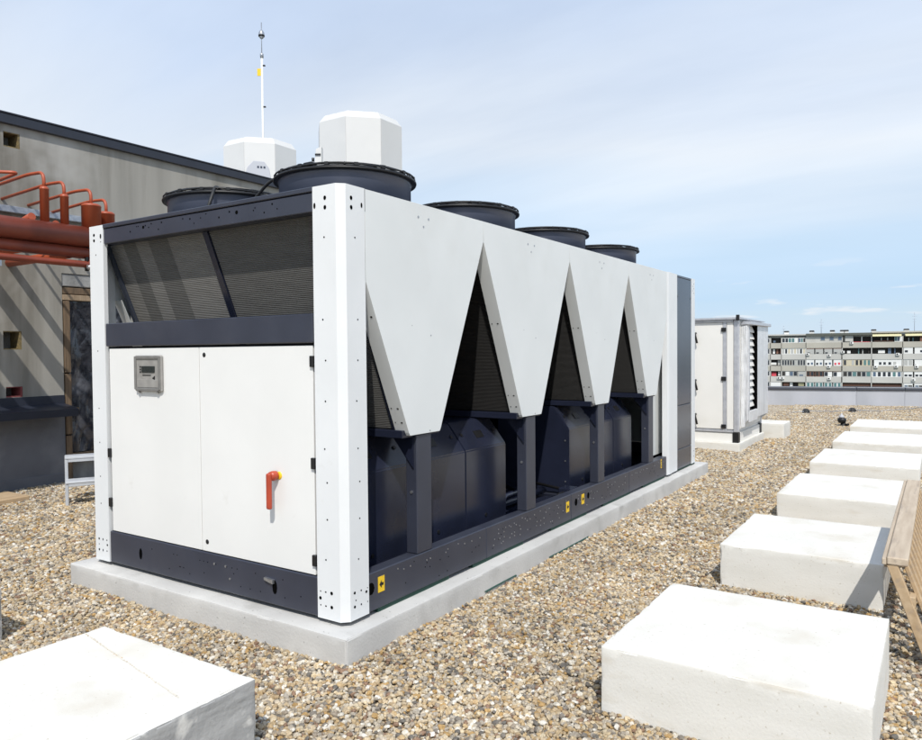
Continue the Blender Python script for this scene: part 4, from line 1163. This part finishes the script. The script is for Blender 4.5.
# ------------------------------------------------------------------ apartment block across the town
FD = 206.0
dF = fw + Rv*((845-461)/FPX); dF.z = 0; dF.normalize()
FO = Vector((CAM.x, CAM.y, 0)) + dF*FD
fu = Vector((dF.y, -dF.x, 0)); fn = -dF
Tf = Matrix(((fu.x, fn.x, 0, FO.x), (fu.y, fn.y, 0, FO.y), (0, 0, 1, 0), (0, 0, 0, 1)))
MX, MZ = .2211, .2494
U = lambda px: (px-845)*MX
Zf = lambda py: 1.695+(348.1-py)*MZ
AB = thing('apartment_block', (FO.x, FO.y, -17), 'long tan concrete apartment block with rows of glazed balconies', 'building')
def fb(name, u0, u1, d0, d1, z0, z1, m_, parent=AB, bev=0): return box(name, u0, u1, d0, d1, z0, z1, m_, parent, bev, Tf)
UL, UR = U(722), U(985)
roof_z = Zf(333.6)
fb('core_wall', UL, UR, -14, -1.4, -17, roof_z-.25, 'grey_band')
ROW = [(336.9, 342.3), (347.9, 354.0), (359.5, 366.0), (371.3, 376.9), (382.6, 388.2), (394.2, 399.8)]
bands = [(342.3, 347.9, 'tan_band'), (354.0, 359.5, 'grey_band'), (366.0, 371.3, 'tan_band'), (376.9, 382.6, 'grey_band'), (388.2, 394.2, 'tan_band')]
BAYS = [(722, 744.5), (745, 767), (767.4, 778.9), (779.2, 804.8), (805.2, 841.4), (842.2, 871.0), (871.2, 900.6), (901.0, 921.0), (921.4, 947), (947.4, 985)]
for (ya, yb, m_) in bands:
    for bx in BAYS: fb('balcony_wall', U(bx[0])+.03, U(bx[1])-.03, -1.0, 0, Zf(yb), Zf(ya), m_)
fb('balcony_wall', UL, UR, -1.0, 0, -17, Zf(399.8), 'grey_band')
for r_i, (ya, yb) in enumerate(ROW):
    for bx in BAYS[1:]:
        u = U(bx[0])-.03
        fb('party_wall', u-.10, u+.10, -1.3, -.04, Zf(yb)+.005, Zf(ya)-.005, 'grey_band')
# windows: (row, px0, px1, panes, frame, glass, kind)
fr_rng = random.Random(5)
GL_ = ['far_glass', 'far_glass', 'far_blue', 'far_curtain', 'far_glass']
def window(row, p0, p1, panes, frame='far_white', glass=None, top=0.0, bot=0.0, depth=-.12, gap=.22):
    ya, yb = ROW[row]; z1, z0 = Zf(ya)-.04-top, Zf(yb)+.02+bot
    u0, u1 = U(p0), U(p1); h = z1-z0
    w = fb('window', u0, u1, depth-.06, depth, z0, z1, frame)
    n = panes; pw = (u1-u0)/n
    for k in range(n):
        g_ = glass or fr_rng.choice(GL_)
        if isinstance(g_, (list, tuple)): g_ = g_[k % len(g_)]
        fb('pane', u0+k*pw+pw*gap*.5, u0+(k+1)*pw-pw*gap*.5, depth-.03, depth+.025, z0+h*.12, z1-h*.10, g_, w)
def loggia(row, p0, p1, items=()):
    ya, yb = ROW[row]
    fb('loggia_back', U(p0), U(p1), -1.35, -1.25, Zf(yb)+.005, Zf(ya)-.005, 'far_dark')
    for (a_, b_, m_, h0, h1) in items:
        z0, z1 = Zf(yb), Zf(ya)
        fb('loggia_screen', U(a_), U(b_), -.75, -.6, z0+(z1-z0)*h0, z0+(z1-z0)*h1, m_)
def shutters(row, p0, p1, slots, m_='far_white'):
    ya, yb = ROW[row]; z1, z0 = Zf(ya)-.03, Zf(yb)+.02
    w = fb('window', U(p0), U(p1), -.18, -.10, z0, z1, m_)
    for (a_, b_, t0, t1, gm) in slots: fb('pane', U(p0+(p1-p0)*a_), U(p0+(p1-p0)*b_), -.13, -.075, z0+(z1-z0)*t0, z0+(z1-z0)*t1, gm, w)
# top floor, set slightly back
loggia(0, 767.6, 778.4, [(770, 772.5, 'far_blue', .1, .5)])
window(0, 779.6, 796.5, 5, 'far_white', ['far_glass', 'far_glass', 'far_teal', 'far_teal', 'far_white']); window(0, 797, 804.5, 3, 'far_white', ['far_blue', 'far_teal', 'far_dark'])
fb('top_wall', U(805.2), U(842), -.30, -.16, Zf(342.3), Zf(335.2), 'grey_band')
for p in (822.5, 831.5, 840.2): 
    w = fb('window', U(p-2.6), U(p+2.4), -.16, -.10, Zf(340.2), Zf(336.4), 'far_curtain'); fb('pane', U(p-2.1), U(p+1.9), -.12, -.08, Zf(339.9), Zf(336.8), 'far_blue', w)
fb('top_wall', U(845), U(853), -.30, -.16, Zf(341.5), Zf(335.6), 'grey_band')
loggia(0, 853, 871, [(861, 862, 'far_white', 0, 1), (853, 871, 'far_red', 0, .08)])
loggia(0, 871.4, 893, [(873, 892, 'far_brown', 0, .25), (880, 881, 'far_curtain', 0, .8), (886, 887, 'far_curtain', 0, .8)])
window(0, 893, 900.5, 3, 'far_white', ['far_teal', 'far_blue', 'far_white'])
loggia(0, 901.4, 921, [(906, 907, 'far_curtain', 0, .7), (910, 911, 'far_teal', 0, .7), (917, 920.6, 'far_brown', 0, 1)])
def awn(p0, p1):
    bm = bmesh.new(); zt_ = Zf(333.9)
    bm_prism(bm, [(-.2, zt_), (-.2, zt_-.05), (.75, Zf(336.6)-.1), (.75, Zf(336.6))], 'x', U(p0), U(p1), Tf); from_bm('awning', bm, 'awning', AB)
awn(871.8, 899.5); awn(903, 918.5)
# second row
loggia(1, 767.6, 778.4, [(769.5, 772, 'far_white', .1, .9), (773.5, 775.5, 'far_brown', .1, .9), (777, 778.2, 'far_brown', .1, .9)])
window(1, 779.4, 804.6, 8, 'far_white', ['far_curtain', 'far_glass', 'far_cream', 'far_curtain', 'far_cream', 'far_curtain', 'far_glass', 'far_cream'], gap=.35)
for k, p in enumerate((805.6, 814.8, 824.0, 833.3)):
    shutters(1, p, p+8.0, [(0, 1, .88, 1, 'far_brown'), (.1, .45, .08, .30, 'far_glass'), (.55, .9, .12, .3, 'far_curtain')], 'far_curtain')
    shutters(2, p, p+8.0, [(.12, .38, .15, .5, 'far_glass' if k < 3 else 'far_red'), (.58, .85, .2, .55, 'far_blue' if k < 3 else 'far_red')])
loggia(1, 842.8, 900, [(847, 850.5, 'far_white', .1, .55), (858, 859, 'far_teal', 0, .9), (862, 863, 'far_curtain', 0, .7), (877.5, 884, 'far_white', .1, .6), (868, 869, 'far_dark', 0, 1), (887, 890, 'far_blue', 0, .9), (893, 894, 'far_blue', 0, .9)])
for p in (901.7, 911.8): shutters(1, p, p+8.6, [(.12 if p < 905 else .6, .45 if p < 905 else .9, .2, .55, 'far_glass')])
# third row
loggia(2, 767.6, 778.4, [(767.6, 773.5, 'far_white', .15, .55), (775, 778, 'far_curtain', .1, .9)])
window(2, 779.4, 804.6, 9, 'far_curtain', ['far_glass', 'far_glass', 'far_glass', 'far_dark', 'far_glass', 'far_curtain', 'far_glass', 'far_glass', 'far_glass'], gap=.38)
window(2, 843, 870.6, 7, 'far_cream', ['far_glass', 'far_cream', 'far_curtain', 'far_glass', 'far_dark', 'far_teal', 'far_teal'], gap=.4)
shutters(2, 873.5, 900, [(.18, .27, .2, .6, 'far_glass'), (.34, .43, .2, .6, 'far_glass'), (.52, .62, .2, .6, 'far_glass'), (.70, .80, .2, .65, 'far_curtain')])
window(2, 901.7, 910.3, 2, 'far_white', 'far_curtain'); shutters(2, 911.8, 920.4, [(.1, .15, .1, .3, 'far_glass')])
# fourth row
loggia(3, 767.6, 778.4, [(768.4, 773.4, 'far_red', .05, .7), (775.5, 777.5, 'far_white', .1, .9)])
window(3, 779.4, 796, 4, 'far_curtain', ['far_dark', 'far_white', 'far_blue', 'far_glass']); shutters(3, 796.6, 804.6, [(.2, .7, .1, .35, 'far_blue')], 'far_curtain')
for k, p in enumerate((805.6, 814.8, 824.0, 833.3)):
    if k < 2: window(3, p, p+8, 2, 'far_brown', ['far_dark', 'far_glass'], gap=.25)
    else: shutters(3, p, p+8, [(.04, .45, .1, .85, 'far_glass'), (0, 1, .90, 1, 'far_brown')])
    window(4, p, p+8, 2, 'far_white', 'far_teal', gap=.3)
window(3, 843, 870.4, 6, 'far_curtain', ['far_dark', 'far_glass', 'far_teal', 'far_dark', 'far_glass', 'far_teal'], gap=.25)
window(3, 871.6, 900, 6, 'far_white', ['far_blue', 'far_glass', 'far_glass', 'far_glass', 'far_teal', 'far_blue'], gap=.42)
for p in (901.7, 911.8): shutters(3, p, p+8.6, [(.1, .42, .15, .5, 'far_glass'), (.55, .9, .15, .5, 'far_glass')])
# fifth row (just above the parapet)
fb('balcony_wall', U(767.6), U(778.4), -.2, -.05, Zf(388.2), Zf(383), 'far_white')
loggia(4, 779.4, 804.6, [(781, 787, 'far_brown', .3, .8), (788, 791, 'far_white', .2, .9), (797, 803, 'awning', .3, .8)])
loggia(4, 842.8, 900, [(842.8, 900, 'far_brown', .35, .75)])
for p in (901.7, 911.8): shutters(4, p, p+8.6, [(.1, .45, .4, .65, 'far_blue'), (.5, .95, .4, .65, 'far_dark')])
# bays hidden in the photograph, kept plain
for r_i in range(5):
    for p0, p1 in ((723, 744), (745.6, 766.4), (922, 946.4), (948, 984)): window(r_i, p0, p1, max(3, int((p1-p0)/4)), 'far_white')
# air conditioners on the balcony walls
def ac(px, py):
    o = fb('air_conditioner', U(px)-.40, U(px)+.40, .02, .36, Zf(py)-.30, Zf(py)+.28, 'far_white', AB, .03)
    T_ = Tf @ Matrix.Translation((U(px)-.1, .362, Zf(py)))
    bm = bmesh.new(); bm_disc(bm, (0, 0, 0), (0, 1, 0), .2, .01, 14); bmesh.ops.transform(bm, matrix=T_, verts=bm.verts); from_bm('fan_grille', bm, 'far_dark', o)
for px, py in ((829, 355.4), (828.6, 366.8), (829.2, 378.8), (776.5, 378.6), (780.4, 378.6), (851.5, 343.0), (896, 354.4), (875.3, 366.6), (894.8, 366.4), (913.8, 366.6), (911, 379.3), (842.8, 352.0), (807, 354)): ac(px, py)
# roof
fb('roof_slab', UL-.3, U(805), -14.5, .35, roof_z-.25, roof_z+.08, 'grey_band')
fb('roof_slab', U(805.1), U(871), -14.5, .45, Zf(335.3), Zf(333.0), 'far_roof')
fb('roof_slab', U(871.1), UR+.3, -14.5, .40, Zf(333.6), Zf(332.2), 'tan_band')
for px in (783.8, 810.7, 832.0, 842.3, 846.0, 873.3, 904.7, 938):
    st_ = fb('chimney', U(px)-.55, U(px)+.55, -3.2, -2.0, roof_z-.1, Zf(331.0)+.1, 'far_white')
    bm = bmesh.new(); bm_prism(bm, [(U(px)-.62, Zf(330.9)), (U(px)-.5, Zf(329.7)), (U(px)+.5, Zf(329.7)), (U(px)+.62, Zf(330.9))], 'y', -3.3, -1.9, Tf); from_bm('chimney_cap', bm, 'far_dark', st_)
    fb('chimney_post', U(px)-.45, U(px)+.45, -3.0, -2.2, Zf(331.0)+.1, Zf(330.9)+.02, 'far_dark', st_)
for px, ty in ((780.1, 324), (820.3, 318), (912.8, 314)):
    p = Tf @ Vector((U(px), -4, 0))
    an = tube('antenna', [(p.x, p.y, roof_z-.2), (p.x, p.y, Zf(ty))], .06, 'galv', AB, 6)
    bm = bmesh.new()
    for dz in (0, .7, 1.3): bm_box(bm, U(px)-.5+.1*dz, U(px)+.5-.1*dz, -4.02, -3.98, Zf(ty)-.9-dz, Zf(ty)-.86-dz, 0, Tf)
    from_bm('antenna_element', bm, 'galv', an)
